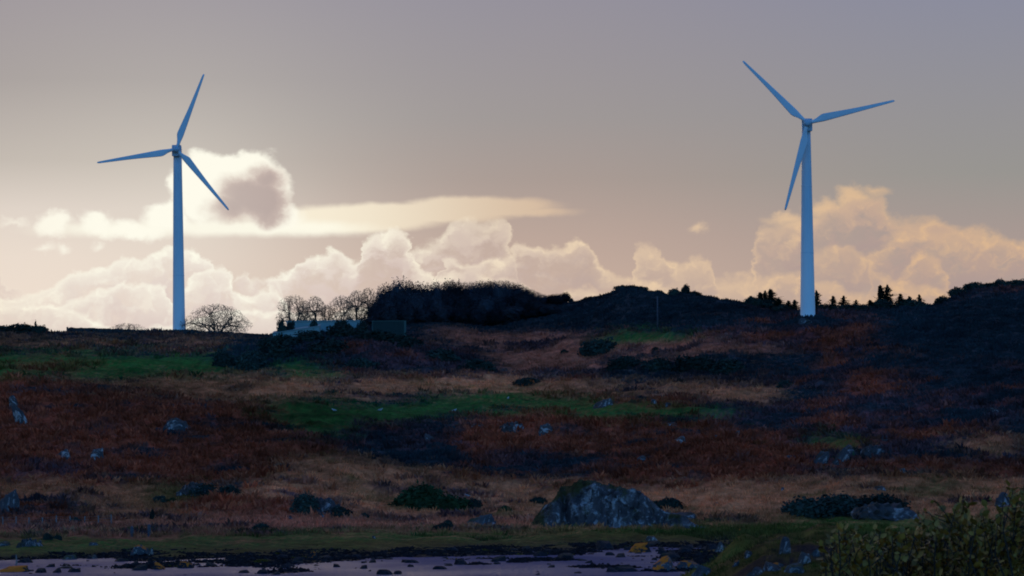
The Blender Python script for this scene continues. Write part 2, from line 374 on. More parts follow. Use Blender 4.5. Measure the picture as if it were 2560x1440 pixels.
# ------------------------------------------------------------------ vegetation map of the land
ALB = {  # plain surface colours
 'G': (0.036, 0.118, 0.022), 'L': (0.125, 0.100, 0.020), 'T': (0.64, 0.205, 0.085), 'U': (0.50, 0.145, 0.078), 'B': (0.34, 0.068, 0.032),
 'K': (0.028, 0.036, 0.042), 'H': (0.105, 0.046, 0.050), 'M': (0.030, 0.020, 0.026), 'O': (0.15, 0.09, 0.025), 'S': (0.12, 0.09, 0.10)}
ORDER = list(ALB)
POLY = [
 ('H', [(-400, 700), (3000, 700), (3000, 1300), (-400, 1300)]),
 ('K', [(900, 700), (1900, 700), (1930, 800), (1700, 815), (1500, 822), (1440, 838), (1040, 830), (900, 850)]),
 ('K', [(-400, 830), (680, 832), (680, 848), (-400, 846)]),
 ('T', [(-400, 846), (640, 848), (640, 868), (300, 872), (-400, 872)]),
 ('H', [(-400, 866), (640, 864), (640, 886), (-400, 882)]),
 ('G', [(-400, 880), (250, 882), (540, 896), (650, 934), (300, 942), (-400, 940)]),
 ('B', [(20, 908), (120, 902), (260, 912), (200, 926), (40, 924)]),
 ('K', [(520, 880), (650, 832), (800, 805), (930, 812), (1060, 840), (1250, 880), (1240, 935), (860, 935), (640, 936)]),
 ('H', [(840, 850), (1000, 850), (1180, 880), (1220, 930), (880, 935), (800, 900)]),
 ('G', [(670, 940), (700, 915), (760, 893), (800, 905), (860, 940)]),
 ('U', [(1040, 828), (1460, 836), (1480, 870), (1240, 880), (1100, 850)]),
 ('U', [(1230, 880), (1480, 850), (1700, 850), (1960, 858), (1980, 890), (1800, 905), (1500, 900), (1480, 925), (1260, 928)]),
 ('G', [(1480, 850), (1540, 828), (1600, 820), (1690, 822), (1690, 846), (1560, 856)]),
 ('H', [(1680, 835), (1830, 800), (2000, 792), (2180, 800), (2150, 845), (1960, 850), (1760, 848)]),
 ('K', [(2140, 770), (3000, 700), (3000, 900), (2300, 900), (2180, 850)]),
 ('K', [(1520, 905), (1700, 890), (2000, 885), (2080, 930), (1900, 945), (1540, 935)]),
 ('H', [(2080, 860), (2400, 900), (2560, 940), (2900, 960), (2900, 1040), (2300, 1010), (2000, 960)]),
 ('H', [(1950, 960), (2250, 990), (2560, 1040), (2900, 1060), (2900, 1110), (2150, 1080), (1960, 1050)]),
 ('K', [(2080, 885), (2200, 880), (2480, 905), (2560, 950), (2400, 960), (2200, 930)]), ('K', [(2300, 1060), (2560, 1080), (2560, 1110), (2400, 1100)]), ('K', [(2160, 1120), (2380, 1130), (2420, 1170), (2200, 1160)]),
 ('T', [(140, 948), (640, 942), (850, 944), (1250, 938), (1300, 958), (1950, 962), (1950, 1008), (1640, 985), (1100, 986), (640, 1004), (300, 982)]),
 ('B', [(-400, 930), (140, 948), (420, 985), (640, 1004), (720, 1080), (870, 1120), (850, 1152), (690, 1152), (650, 1218), (330, 1216), (-400, 1200)]),
 ('H', [(20, 1150), (220, 1160), (180, 1200), (0, 1190)]),
 ('G', [(640, 1012), (760, 1004), (1000, 1012), (1100, 1000), (1260, 985), (1500, 1000), (1640, 1012), (1860, 1034), (1800, 1050), (1560, 1044), (1300, 1026), (1100, 1034), (900, 1080), (760, 1082), (690, 1050)]),
 ('B', [(1480, 992), (1720, 990), (1730, 1018), (1500, 1012)]),
 ('H', [(880, 1060), (1120, 1040), (1220, 1040), (1130, 1180), (900, 1124)]),
 ('B', [(1130, 1060), (1220, 1036), (1310, 1032), (1800, 1055), (1950, 1080), (2060, 1180), (1900, 1196), (1650, 1208), (1350, 1205), (1140, 1188)]),
 ('H', [(1200, 1140), (1400, 1120), (1480, 1170), (1300, 1200)]),
 ('G', [(2040, 1090), (2120, 1088), (2130, 1120), (2060, 1124)]),
 ('H', [(2150, 1060), (2500, 1070), (2560, 1110), (2350, 1160), (2180, 1140)]),
 ('B', [(2080, 1150), (2300, 1140), (2560, 1160), (2900, 1170), (2900, 1200), (2180, 1184)]),
 ('T', [(2370, 1090), (2520, 1106), (2530, 1130), (2400, 1130)]),
 ('T', [(-400, 1208), (330, 1214), (650, 1214), (690, 1152), (860, 1142), (1150, 1190), (1380, 1212), (1660, 1212), (2060, 1184), (2240, 1188), (2600, 1200), (2900, 1200), (2900, 1290), (1740, 1310), (1500, 1330), (-400, 1345)]),
 ('O', [(340, 1210), (520, 1225), (560, 1260), (400, 1262)]),
 ('B', [(-400, 1225), (60, 1232), (150, 1250), (250, 1290), (210, 1306), (-400, 1312)]),
 ('B', [(450, 1286), (470, 1252), (620, 1238), (760, 1240), (880, 1292), (700, 1296)]),
 ('U', [(-400, 1306), (250, 1300), (700, 1290), (1300, 1290), (1360, 1316), (1000, 1330), (600, 1340), (330, 1344), (-400, 1348)]),
 ('G', [(2280, 1205), (2360, 1210), (2340, 1226), (2280, 1222)]),
 ('G', [(1960, 1296), (2100, 1290), (2300, 1300), (2500, 1330), (1960, 1320)]),
 ('G', [(-400, 1352), (200, 1348), (340, 1344), (640, 1350), (820, 1342), (1000, 1330), (1300, 1330), (1500, 1322), (1780, 1320), (1780, 1334), (1300, 1346), (1000, 1352), (700, 1366), (-400, 1378)]),
 ('L', [(-400, 1374), (340, 1364), (700, 1360), (1000, 1348), (1300, 1342), (1700, 1332), (1960, 1312), (2600, 1316), (2600, 1352), (1700, 1348), (1300, 1356), (1000, 1362), (700, 1374), (340, 1388), (-400, 1402)]),
]
def inside(px, py, poly):
    c = np.zeros(px.shape, bool); n = len(poly)
    for i in range(n):
        x1, y1 = poly[i]; x2, y2 = poly[(i + 1) % n]
        if y1 == y2: continue
        k = ((y1 > py) != (y2 > py)) & (px < (x2 - x1) * (py - y1) / (y2 - y1) + x1)
        c ^= k
    return c
def classes(P):
    px, py = proj(P); X, Y, Z = P[:, 0], P[:, 1], P[:, 2]
    qx = px + 80 * fbm(X / 7, Y / 7, 5); qy = py + 26 * fbm(X / 5 + 50, Y / 5, 5)
    cl = np.full(len(P), ORDER.index('O'))
    for k, poly in POLY: cl[inside(qx, qy, poly)] = ORDER.index(k)
    n = fbm(X / 3.2 + 9, Y / 3.2, 4)
    n2 = fbm(X / 8 + 77, Y / 8, 3)
    B, H, K, T, G = [ORDER.index(c) for c in 'BHKTG']
    n = n + .5 * fbm(X / 1.6, Y / 1.6 + 3, 3)
    cl[(cl == B) & (n + .6 * n2 > .36)] = H
    cl[(cl == B) & (n + .6 * n2 > .70)] = K
    cl[(cl == B) & (n - .4 * n2 < -.62)] = ORDER.index('U')
    cl[(cl == H) & (n2 + .7 * n > .12)] = K
    cl[(cl == H) & (n2 + .7 * n < -.34)] = B
    cl[(cl == T) & (n < -.45)] = ORDER.index('O')
    cl[(cl == ORDER.index('U')) & (n + n2 > .45)] = H
    cl[(cl == T) & (n + n2 > .62)] = H
    cl[(cl == G) & (n > .52)] = ORDER.index('O')
    M = ORDER.index('M')
    fo = (Y > 200) & (Y < 352)
    cl[fo & (Z < 0.30 + 0.15 * n)] = M
    cl[(Y < 200)] = ORDER.index('O')
    hd = (Y > 120) & (Y <= 225)
    cl[hd & (n > -.1)] = ORDER.index('L'); cl[hd & (n > .45)] = G; cl[hd & (n < .12)] = ORDER.index('O'); cl[hd & (n < -.35)] = M
    cl[hd & (Z < .35)] = M
    return cl
ALBA = np.array([ALB[k] for k in ORDER])
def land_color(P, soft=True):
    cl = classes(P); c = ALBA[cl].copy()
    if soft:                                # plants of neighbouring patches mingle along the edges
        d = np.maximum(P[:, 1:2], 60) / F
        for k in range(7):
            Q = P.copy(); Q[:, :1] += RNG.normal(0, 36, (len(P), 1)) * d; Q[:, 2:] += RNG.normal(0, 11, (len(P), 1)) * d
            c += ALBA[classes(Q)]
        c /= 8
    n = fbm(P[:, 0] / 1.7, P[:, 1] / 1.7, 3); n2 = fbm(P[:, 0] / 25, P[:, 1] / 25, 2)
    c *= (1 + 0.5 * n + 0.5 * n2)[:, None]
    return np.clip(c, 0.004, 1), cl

# ------------------------------------------------------------------ materials
def mat_new(name):
    m = bpy.data.materials.new(name); m.use_nodes = True; m.node_tree.nodes.clear()
    k = NT(m.node_tree)
    b = k.new('ShaderNodeBsdfPrincipled'); o = k.new('ShaderNodeOutputMaterial'); k.l.new(b.outputs[0], o.inputs[0])
    return m, k, b
def mat_tint(name, colors, scale=2.0, rough=0.9, bump=0.0, bscale=8.0, spec=0.2, detail=6, random_obj=0.0, coord='Object', metal=0.0, contrast=(.3, .7)):
    m, k, b = mat_new(name)
    tc = k.new('ShaderNodeTexCoord').outputs[coord]
    n = k.noise(tc, scale, detail, 0.6)
    st = [(contrast[0] + (contrast[1] - contrast[0]) * i / max(1, len(colors) - 1), (*c, 1)) for i, c in enumerate(colors)]
    c = k.ramp(n.outputs[0], st, 'LINEAR')
    if random_obj:
        r = k.new('ShaderNodeObjectInfo').outputs['Random']
        c = k.mix(1.0, c, k.ramp(r, [(0, (1 - random_obj,) * 3 + (1,)), (1, (1 + random_obj,) * 3 + (1,))], 'LINEAR'), 'MULTIPLY')
    k.put(b.inputs['Base Color'], c); b.inputs['Roughness'].default_value = rough; b.inputs['Metallic'].default_value = metal
    b.inputs['Specular IOR Level'].default_value = spec
    if bump:
        bn = k.new('ShaderNodeBump'); bn.inputs['Strength'].default_value = 1.0; bn.inputs['Distance'].default_value = bump
        k.put(bn.inputs['Height'], k.noise(tc, bscale, 6, 0.65).outputs[0]); k.put(b.inputs['Normal'], bn.outputs[0])
    return m
def mat_attr(name, var=0.3, scale=3.0, rough=0.95, bump=0.0, bscale=3.0, spec=0.05):
    m, k, b = mat_new(name)
    a = k.new('ShaderNodeVertexColor', layer_name='Col').outputs[0]
    tc = k.new('ShaderNodeTexCoord').outputs['Object']
    n = k.noise(tc, scale, 5, 0.65)
    c = k.mix(1.0, a, k.ramp(n.outputs[0], [(.25, (1 - var,) * 3 + (1,)), (.75, (1 + var,) * 3 + (1,))], 'LINEAR'), 'MULTIPLY')
    k.put(b.inputs['Base Color'], c); b.inputs['Roughness'].default_value = rough; b.inputs['Specular IOR Level'].default_value = spec
    if bump:
        bn = k.new('ShaderNodeBump'); bn.inputs['Distance'].default_value = bump
        k.put(bn.inputs['Height'], k.noise(tc, bscale, 6, 0.7).outputs[0]); k.put(b.inputs['Normal'], bn.outputs[0])
    return m
def mat_rock(name, base, pale, moss, pale_amt=.5, moss_amt=.5, orange=0.0):
    m, k, b = mat_new(name)
    tc = k.new('ShaderNodeTexCoord').outputs['Object']
    geo = k.new('ShaderNodeNewGeometry')
    n1 = k.noise(tc, 0.55, 8, 0.65).outputs[0]; n2 = k.noise(tc, 1.6, 8, 0.7, dist=.8).outputs[0]; n3 = k.noise(k.v('ADD', tc, (13, 5, 9)), 0.8, 8, 0.7).outputs[0]
    c = k.ramp(n1, [(.3, tuple(x * .55 for x in base) + (1,)), (.7, tuple(x * 1.35 for x in base) + (1,))], 'LINEAR')
    c = k.mix(k.smooth(n2, .66 - .16 * pale_amt, .74 - .16 * pale_amt), c, (*pale, 1))
    sz = k.new('ShaderNodeSeparateXYZ'); k.put(sz.inputs[0], geo.outputs['Normal'])
    up = k.smooth(sz.outputs[2], 0.0, 0.9)
    c = k.mix(k.m('MULTIPLY', k.smooth(k.m('MULTIPLY_ADD', up, .16, n3), .66 - .14 * moss_amt, .74 - .14 * moss_amt), 0.9), c, (*moss, 1))
    if orange:
        n4 = k.noise(k.v('ADD', tc, (3, 25, 9)), 2.0, 7, 0.65).outputs[0]
        c = k.mix(k.smooth(k.m('MULTIPLY_ADD', up, .25, n4), .80 - orange, .86 - orange), c, (.62, .15, .008, 1))
    k.put(b.inputs['Base Color'], c); b.inputs['Roughness'].default_value = 0.85; b.inputs['Specular IOR Level'].default_value = 0.25
    bn = k.new('ShaderNodeBump'); bn.inputs['Distance'].default_value = 0.25
    k.put(bn.inputs['Height'], k.noise(tc, 1.3, 10, 0.7).outputs[0]); k.put(b.inputs['Normal'], bn.outputs[0])
    return m
M_land = mat_attr('land', .55, 1.1, bump=0.35, bscale=1.4)
M_veg = mat_attr('plants', .25, 2.0)
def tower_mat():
    # three rolled sections with rain streaks; glow low down painted in as paler colour
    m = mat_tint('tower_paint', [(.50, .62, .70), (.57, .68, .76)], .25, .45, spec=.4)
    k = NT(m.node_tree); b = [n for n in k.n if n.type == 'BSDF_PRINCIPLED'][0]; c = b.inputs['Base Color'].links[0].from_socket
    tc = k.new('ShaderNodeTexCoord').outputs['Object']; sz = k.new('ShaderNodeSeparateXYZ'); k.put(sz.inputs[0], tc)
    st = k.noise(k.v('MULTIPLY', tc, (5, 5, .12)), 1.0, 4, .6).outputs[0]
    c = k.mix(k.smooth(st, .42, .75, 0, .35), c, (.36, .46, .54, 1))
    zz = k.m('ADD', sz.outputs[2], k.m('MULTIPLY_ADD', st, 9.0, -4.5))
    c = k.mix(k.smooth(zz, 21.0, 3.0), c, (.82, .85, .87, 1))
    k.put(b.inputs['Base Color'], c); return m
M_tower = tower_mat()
M_paint = mat_tint('turbine_paint', [(.56, .66, .73), (.64, .72, .78)], .25, .45, spec=.4)
M_paint_d = mat_tint('hub_paint', [(.34, .47, .58), (.38, .52, .63)], .6, .5, spec=.35)
M_bark = mat_tint('bark', [(.05, .035, .03), (.10, .07, .055)], 3, .95)
M_twig = mat_tint('twigs', [(.16, .10, .07), (.24, .16, .11)], 1.5, .95, random_obj=.2)
M_conifer = mat_tint('conifer_needles', [(.010, .020, .018), (.030, .048, .030)], 1.0, .95, spec=.05, random_obj=.3)
M_wood_fol = mat_tint('wood_foliage', [(.020, .026, .036), (.056, .056, .066)], .5, .95, spec=.05, random_obj=.6)
M_gorse = mat_tint('gorse', [(.016, .030, .030), (.042, .066, .052)], .9, .95, spec=.05, random_obj=.35)
M_gorse_g = mat_tint('green_bush', [(.018, .040, .020), (.045, .085, .035)], 1.3, .95, spec=.05, random_obj=.2)
M_rock = mat_rock('grey_rock', (.075, .075, .085), (.26, .25, .25), (.055, .050, .018), .75, .7)
M_rock_pale = mat_rock('pale_rock', (.085, .07, .072), (.42, .35, .33), (.09, .04, .025), .95, .6)
M_rock_blue = mat_rock('blue_rock', (.072, .062, .068), (.34, .29, .29), (.05, .035, .025), .8, .6)
M_rock_or = mat_rock('lichened_rock', (.07, .07, .085), (.32, .32, .30), (.12, .10, .03), .6, .2, orange=.13)
def outcrop_mat():
    m, k, b = mat_new('outcrop_rock')
    tc = k.new('ShaderNodeTexCoord').outputs['Object']; sl = k.v('ADD', tc, k.v('SCALE', k.noise(tc, .5, 4).outputs['Color'], 1.6))
    big = k.noise(tc, .22, 5, .6).outputs[0]; med = k.noise(k.v('MULTIPLY', sl, (1.0, 1.0, .6)), .75, 7, .66).outputs[0]; fine = k.noise(sl, 1.7, 6, .7).outputs[0]
    c = k.ramp(med, [(.30, (.030, .030, .038, 1)), (.5, (.090, .074, .080, 1)), (.68, (.17, .145, .150, 1))], 'LINEAR')
    c = k.mix(k.smooth(k.m('ADD', fine, k.m('MULTIPLY', med, .7)), .88, 1.0), c, (.36, .33, .34, 1))
    sp = k.new('ShaderNodeSeparateXYZ'); k.put(sp.inputs[0], tc)
    left = k.smooth(sp.outputs[0], -2.0, -7.0); up = k.smooth(sp.outputs[2], 3.0, 5.0)
    moss = k.m('ADD', k.m('ADD', big, k.m('MULTIPLY', left, .16)), k.m('MULTIPLY', up, .20))
    c = k.mix(k.smooth(k.m('ADD', moss, k.m('MULTIPLY', fine, .3)), .73, .84), c, (.060, .048, .016, 1))
    vor = k.new('ShaderNodeTexVoronoi', feature='DISTANCE_TO_EDGE'); k.put(vor.inputs['Vector'], k.v('MULTIPLY', sl, (1, 1, .55))); vor.inputs['Scale'].default_value = .42
    crack = k.smooth(k.m('ADD', vor.outputs['Distance'], k.m('MULTIPLY_ADD', fine, .5, -.2)), 0.0, .07)
    c = k.mix(crack, k.mix(.38, c, (.012, .012, .014, 1)), c)
    k.put(b.inputs['Base Color'], c); b.inputs['Roughness'].default_value = .9; b.inputs['Specular IOR Level'].default_value = .2
    bn = k.new('ShaderNodeBump'); bn.inputs['Distance'].default_value = .5
    k.put(bn.inputs['Height'], k.m('ADD', k.m('MULTIPLY', crack, .5), k.m('ADD', med, k.m('MULTIPLY', fine, .5)))); k.put(b.inputs['Normal'], bn.outputs[0])
    return m
M_outcrop = outcrop_mat()
M_weed = mat_rock('weedy_rock', (.017, .016, .024), (.07, .065, .085), (.030, .028, .014), .2, .35)
M_weed_or = mat_rock('orange_weedy_rock', (.022, .02, .025), (.10, .09, .09), (.05, .045, .015), .2, .3, orange=.15)
M_stonewall = mat_tint('wall_stone', [(.03, .032, .036), (.07, .07, .075)], 2.0, .95, bump=.08)
M_post = mat_tint('weathered_wood', [(.15, .13, .13), (.26, .22, .21)], 6, .9)
M_post_d = mat_tint('dark_timber', [(.06, .06, .075), (.11, .10, .12)], 5, .9)
M_wire = mat_tint('galvanised_wire', [(.16, .16, .17), (.22, .22, .23)], 9, .5, metal=.6)
M_render = mat_tint('pale_render', [(.20, .29, .29), (.28, .37, .37)], .8, .9)
M_roofing = mat_tint('pale_roofing', [(.17, .26, .27), (.25, .33, .34)], .7, .8)
M_green = mat_tint('green_steel', [(.012, .032, .031), (.02, .042, .040)], 1.2, .6)
M_green_l = mat_tint('pale_green_steel', [(.05, .095, .088), (.07, .12, .11)], 1.2, .6)
M_white = mat_tint('white_feathers', [(.42, .41, .42), (.55, .54, .55)], 9, .8)
M_grey = mat_tint('grey_feathers', [(.20, .21, .23), (.28, .29, .31)], 9, .8)
M_stem = mat_tint('shrub_bark', [(.018, .014, .012), (.05, .04, .032)], 25, .9)
def leaf_mat(name, a, b_):
    m, k, b = mat_new(name)
    r = k.new('ShaderNodeObjectInfo').outputs['Random']
    g = k.new('ShaderNodeNewGeometry').outputs['Random Per Island']
    tc = k.new('ShaderNodeTexCoord').outputs['Object']
    n = k.noise(tc, 60, 3).outputs[0]
    t = k.m('ADD', k.m('FRACT', k.m('ADD', k.m('MULTIPLY', r, 7.13), g)), k.m('MULTIPLY_ADD', n, .4, -.2))
    c = k.ramp(t, [(0, (*a, 1)), (.55, (*b_, 1)), (.93, (b_[0] * 1.5, b_[1] * 1.35, b_[2] * 1.3, 1)), (.975, (.36, .13, .02, 1))], 'LINEAR')
    k.put(b.inputs['Base Color'], c); b.inputs['Roughness'].default_value = .55; b.inputs['Specular IOR Level'].default_value = .3
    b.inputs['Transmission Weight'].default_value = 0.0
    return m
M_leaf = leaf_mat('willow_leaf', (.095, .055, .009), (.26, .150, .026))

# ------------------------------------------------------------------ ground sheet
def fan_rows(a, b, s): return list(np.arange(a, b, s))
rowsD = fan_rows(-3000, -200, 400) + fan_rows(-200, 30, 12) + fan_rows(30, 130, 4) + fan_rows(130, 226, 0.8) + fan_rows(226, 300, 0.9) + fan_rows(300, 605, 0.62) + fan_rows(605, 700, 6) + fan_rows(700, 2000, 100) + [2000, 3000, 5000, 9000]
colsP = fan_rows(-34000, -8000, 2000) + fan_rows(-8000, -1000, 120) + fan_rows(-1000, -60, 20) + fan_rows(-60, 2620, 5) + fan_rows(2620, 3600, 20) + fan_rows(3600, 10600, 120) + fan_rows(10600, 36001, 2000)
Dm, Um = np.meshgrid(np.array(rowsD, float), (np.array(colsP, float) - PX) / F, indexing='ij')
Xm = Um * np.sqrt(Dm ** 2 + 60.0 ** 2)
Zm = zfun(Xm, Dm)
Pm = np.stack([Xm, Dm, Zm], -1).reshape(-1, 3)
nr, nc = Dm.shape
idx = np.arange(nr * nc).reshape(nr, nc)
Fq = np.stack([idx[:-1, :-1], idx[:-1, 1:], idx[1:, 1:], idx[1:, :-1]], -1).reshape(-1, 4)
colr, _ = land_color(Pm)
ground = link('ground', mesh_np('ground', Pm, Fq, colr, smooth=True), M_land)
tag(ground, 'rough hillside of bracken, dry grass and turf rising from a rocky shore', kind='structure')

# ------------------------------------------------------------------ water
def make_water():
    m, k, b = mat_new('water')
    tc = k.new('ShaderNodeTexCoord').outputs['Object']
    n = k.noise(k.v('MULTIPLY', tc, (1.0, .35, 1)), 1.6, 4, .6).outputs[0]
    n2 = k.noise(k.v('MULTIPLY', tc, (.05, .02, 1)), 1.0, 4, .6).outputs[0]
    bn = k.new('ShaderNodeBump'); bn.inputs['Distance'].default_value = 0.55
    k.put(bn.inputs['Strength'], k.smooth(n2, .3, .7, .6, 1.0)); k.put(bn.inputs['Height'], n); k.put(b.inputs['Normal'], bn.outputs[0])
    b.inputs['Base Color'].default_value = (.068, .068, .145, 1); b.inputs['Roughness'].default_value = .9; b.inputs['Specular IOR Level'].default_value = 0.0
    gl = k.new('ShaderNodeBsdfGlossy'); gl.inputs['Roughness'].default_value = .3; gl.inputs['Color'].default_value = (.9, .9, .95, 1); k.put(gl.inputs['Normal'], bn.outputs[0])
    ms = k.new('ShaderNodeMixShader'); k.put(ms.inputs[0], k.smooth(n2, .35, .65, .03, .12)); k.l.new(b.outputs[0], ms.inputs[1]); k.l.new(gl.outputs[0], ms.inputs[2])
    k.l.new(ms.outputs[0], [q for q in k.n if q.type == 'OUTPUT_MATERIAL'][0].inputs[0])
    xs = np.linspace(-1500, 1500, 31); ys = np.linspace(60, 420, 19)
    X, Y = np.meshgrid(xs, ys, indexing='ij'); P = np.stack([X, Y, np.zeros_like(X)], -1).reshape(-1, 3)
    ii = np.arange(P.shape[0]).reshape(31, 19)
    Fw = np.stack([ii[:-1, :-1], ii[1:, :-1], ii[1:, 1:], ii[:-1, 1:]], -1).reshape(-1, 4)
    o = link('water', mesh_np('water', P, Fw, smooth=True), m)
    tag(o, 'shallow bluish sea water left between weedy rocks at low tide', kind='structure')
make_water()

# ------------------------------------------------------------------ ground cover (nobody could count it)
def scatter(n, d0, d1):
    px = RNG.uniform(-150, 2710, n); D = RNG.uniform(d0, d1, n)
    X = D * (px - PX) / F
    return np.stack([X, D, zfun(X, D)], -1)
def blades(P, col, k, h, wid, spread, lean):
    """k pointed blades per point"""
    n = len(P); P = np.repeat(P, k, 0); c = np.repeat(col, k, 0); m = len(P)
    h = np.repeat(h, k) if np.ndim(h) else h
    a = RNG.uniform(0, 2 * np.pi, m); r = spread * np.sqrt(RNG.random(m))
    base = P + np.stack([r * np.cos(a), r * np.sin(a), np.full(m, -0.06)], -1)
    hh = h * RNG.uniform(.5, 1.15, m); l = lean * RNG.uniform(.2, 1.0, m) * hh; b = a + RNG.normal(0, .6, m)
    tip = base + np.stack([l * np.cos(b), l * np.sin(b), hh], -1)
    t = RNG.uniform(0, 2 * np.pi, m); s = np.stack([np.cos(t), np.sin(t) * .5, np.zeros(m)], -1) * (wid * RNG.uniform(.6, 1.3, m))[:, None]
    midp = base * .45 + tip * .55 + np.array([0, 0, .12]) * hh[:, None]
    V = np.stack([base - s, base + s, midp + s * .8, tip], 1).reshape(-1, 3)
    Fc = np.arange(4 * m).reshape(m, 4)
    c = c * RNG.uniform(.8, 1.2, (m, 1)) ; return V, Fc, np.repeat(c, 4, 0)
def stuff(name, label, cat, parts):
    V = []; Fc = []; Cc = []; o = 0
    for v, f, c in parts: V.append(v); Fc.append(f + o); Cc.append(c); o += len(v)
    ob = link(name, mesh_np(name, np.concatenate(V), np.concatenate(Fc), np.clip(np.concatenate(Cc), .002, 1)), M_veg)
    return tag(ob, label, cat, kind='stuff')
P0 = scatter(90000, 334, 600)
col0, cl0 = land_color(P0)
def sel(*ks): return np.isin(cl0, [ORDER.index(k) for k in ks])
s = sel('B', 'H') ; p = P0[s]; hs = .45 + .35 * np.clip(fbm(p[:, 0] / 3, p[:, 1] / 3, 3) + .3, 0, 1)
stuff('bracken', 'rust brown dead bracken covering the slopes below the ridge', 'bracken', [blades(p, col0[s], 5, hs, .16, .45, 1.1), blades(p[::9], col0[s][::9] * RNG.choice([.7, .85, 1.3], (len(p[::9]), 1)), 14, hs[::9] * 1.5, .20, .75, .9)])
s = sel('T', 'U', 'L', 'O', 'G'); p = P0[s]; g = np.isin(cl0[s], [ORDER.index('G')])
hs = np.where(g, .10, .34)
stuff('grass', 'dry tan and short green grass on the open ground', 'grass', [blades(p, col0[s], 5, hs, .05, .5, .7), blades(p[~g][::6], col0[s][~g][::6] * RNG.choice([.7, 1.15, 1.35], (len(p[~g][::6]), 1)), 12, .62, .045, .35, .8)])
s = sel('K'); p = P0[s]; hs = .3 + .5 * np.clip(fbm(p[:, 0] / 4, p[:, 1] / 4, 3) + .2, 0, 1)
stuff('heather', 'dark heather and low gorse scrub on the hill', 'heather', [blades(p, col0[s], 7, hs, .20, .55, .5)])
# weed and small stones on the tidal flats
pw = np.stack([RNG.uniform(-150, 2300, 26000), RNG.uniform(228, 348, 26000)], -1); pw[:, 0] = pw[:, 1] * (pw[:, 0] - PX) / F
pw = np.concatenate([pw, zfun(pw[:, 0], pw[:, 1])[:, None]], 1)
pw = pw[(pw[:, 2] > -.10) & (pw[:, 2] < .33 + .2 * fbm(pw[:, 0] / 3, pw[:, 1] / 5, 3))]
nw = fbm(pw[:, 0] / 1.5, pw[:, 1] / 1.5, 3); cw = np.array([.028, .019, .022]) * (1 + .6 * nw)[:, None]
yel = fbm(pw[:, 0] / 2.2 + 40, pw[:, 1] / 3, 3) > .52; cw[yel] = (.10, .062, .012)
stuff('seaweed', 'dark weed and cobbles strewn over the tidal flats', 'seaweed', [blades(pw, cw, 5, .13 + .16 * np.clip(nw + .3, 0, 1), .22, .5, .9)])
# turf of the headland
ph = np.stack([RNG.uniform(6, 36, 14000), RNG.uniform(150, 215, 14000)], -1); ph = np.concatenate([ph, zfun(ph[:, 0], ph[:, 1])[:, None]], 1)
ch, clh = land_color(ph); k_ = (ph[:, 2] > .5) & (clh != ORDER.index('M'))
stuff('headland_turf', 'olive green tussocky turf on the low rocky headland', 'turf', [blades(ph[k_], ch[k_], 6, .20, .022, .22, .8)])

# ------------------------------------------------------------------ rocks
def ico(sub):
    import bmesh
    bm = bmesh.new(); bmesh.ops.create_icosphere(bm, subdivisions=sub, radius=1.0)
    V = np.array([v.co[:] for v in bm.verts]); Fc = np.array([[v.index for v in f.verts] for f in bm.faces]); bm.free()
    return V, Fc
ICO = {k: ico(k) for k in (2, 3, 4, 5)}
def n3(V, s, seed): return fbm(V[:, 0] * s + seed, V[:, 1] * s + V[:, 2] * s * .7 + seed * 1.7, 4) + .5 * fbm(V[:, 2] * s - seed, V[:, 0] * s + 3.3, 3)
def rock_mesh(name, seed, sub=3, cuts=9, rough=.16, crag=.0):
    r = np.random.default_rng(seed); V, Fc = ICO[sub]; V = V.copy()
    for _ in range(cuts):
        nrm = r.normal(size=3); nrm[2] = abs(nrm[2]) * .7; nrm /= np.linalg.norm(nrm); d = r.uniform(.55, .9)
        e = V @ nrm - d; V = V - np.where(e > 0, e, 0)[:, None] * nrm * .93
    V = V * (1 + rough * n3(V, 2.3, seed % 97))[:, None]
    if crag: V = V * (1 + crag * np.abs(n3(V, 5.0, seed % 53)))[:, None]
    V[:, 2] = np.where(V[:, 2] < -.25, -.25 + (V[:, 2] + .25) * .3, V[:, 2])
    V[:, 0] /= np.abs(V[:, 0]).max(); V[:, 1] /= np.abs(V[:, 1]).max(); V[:, 2] /= V[:, 2].max()
    return mesh_np(name, V, Fc, smooth=False)
ROCKS = [rock_mesh('rock', 100 + i, 3, 9, .22, .12) for i in range(6)]
ROCKS4 = [rock_mesh('boulder', 200 + i, 4, 14, .24, .16) for i in range(3)]
def rock(name, px, py, wpx, hpx, mat, label, cat='rock', group=None, var=0, tilt=0.0, depth=.8, big=False, at=None):
    """a rock whose foot meets the ground at the picture point"""
    p = at if at is not None else hit(px, py); m = mpp(p)
    me0 = (ROCKS4 if big else ROCKS)[var % (4 if big else 6)]
    key = me0.name + mat.name
    me = RCACHE.get(key)
    if me is None:
        me = me0.copy(); me.materials.clear(); me.materials.append(mat); RCACHE[key] = me
    o = link(name, me, None, None, p + Vector((0, wpx * m * .25, -0.06)), (0, tilt, rnd.uniform(-.3, .3) + (math.pi if rnd.random() < .5 and not (big and var >= 2) else 0)), (wpx * m / 2, wpx * m / 2 * depth, hpx * m + .06))
    return tag(o, label, cat, group)
def ledge_mesh(seed):
    V, Fc = ICO[4]; V = V.copy(); g = np.random.default_rng(seed)
    V[:, 2] = np.maximum(V[:, 2], -.3); V[:, 1] *= 1 - .25 * np.maximum(V[:, 2], 0)
    ph = V[:, 0] * 3.2 + V[:, 2] * 1.6 + .8 * fbm(V[:, 0] * 2 + seed, V[:, 1] * 2, 3); saw = ph - np.floor(ph)
    V[:, 2] *= .55 + .45 * saw + .18 * n3(V, 3.0, seed); V[:, 1] -= .35 * saw * (V[:, 1] < 0) * (V[:, 2] > -.2)
    V *= (1 + .12 * n3(V, 4.0, seed + 3))[:, None]; V[:, 2] /= V[:, 2].max()
    return mesh_np('ledge', V, Fc)
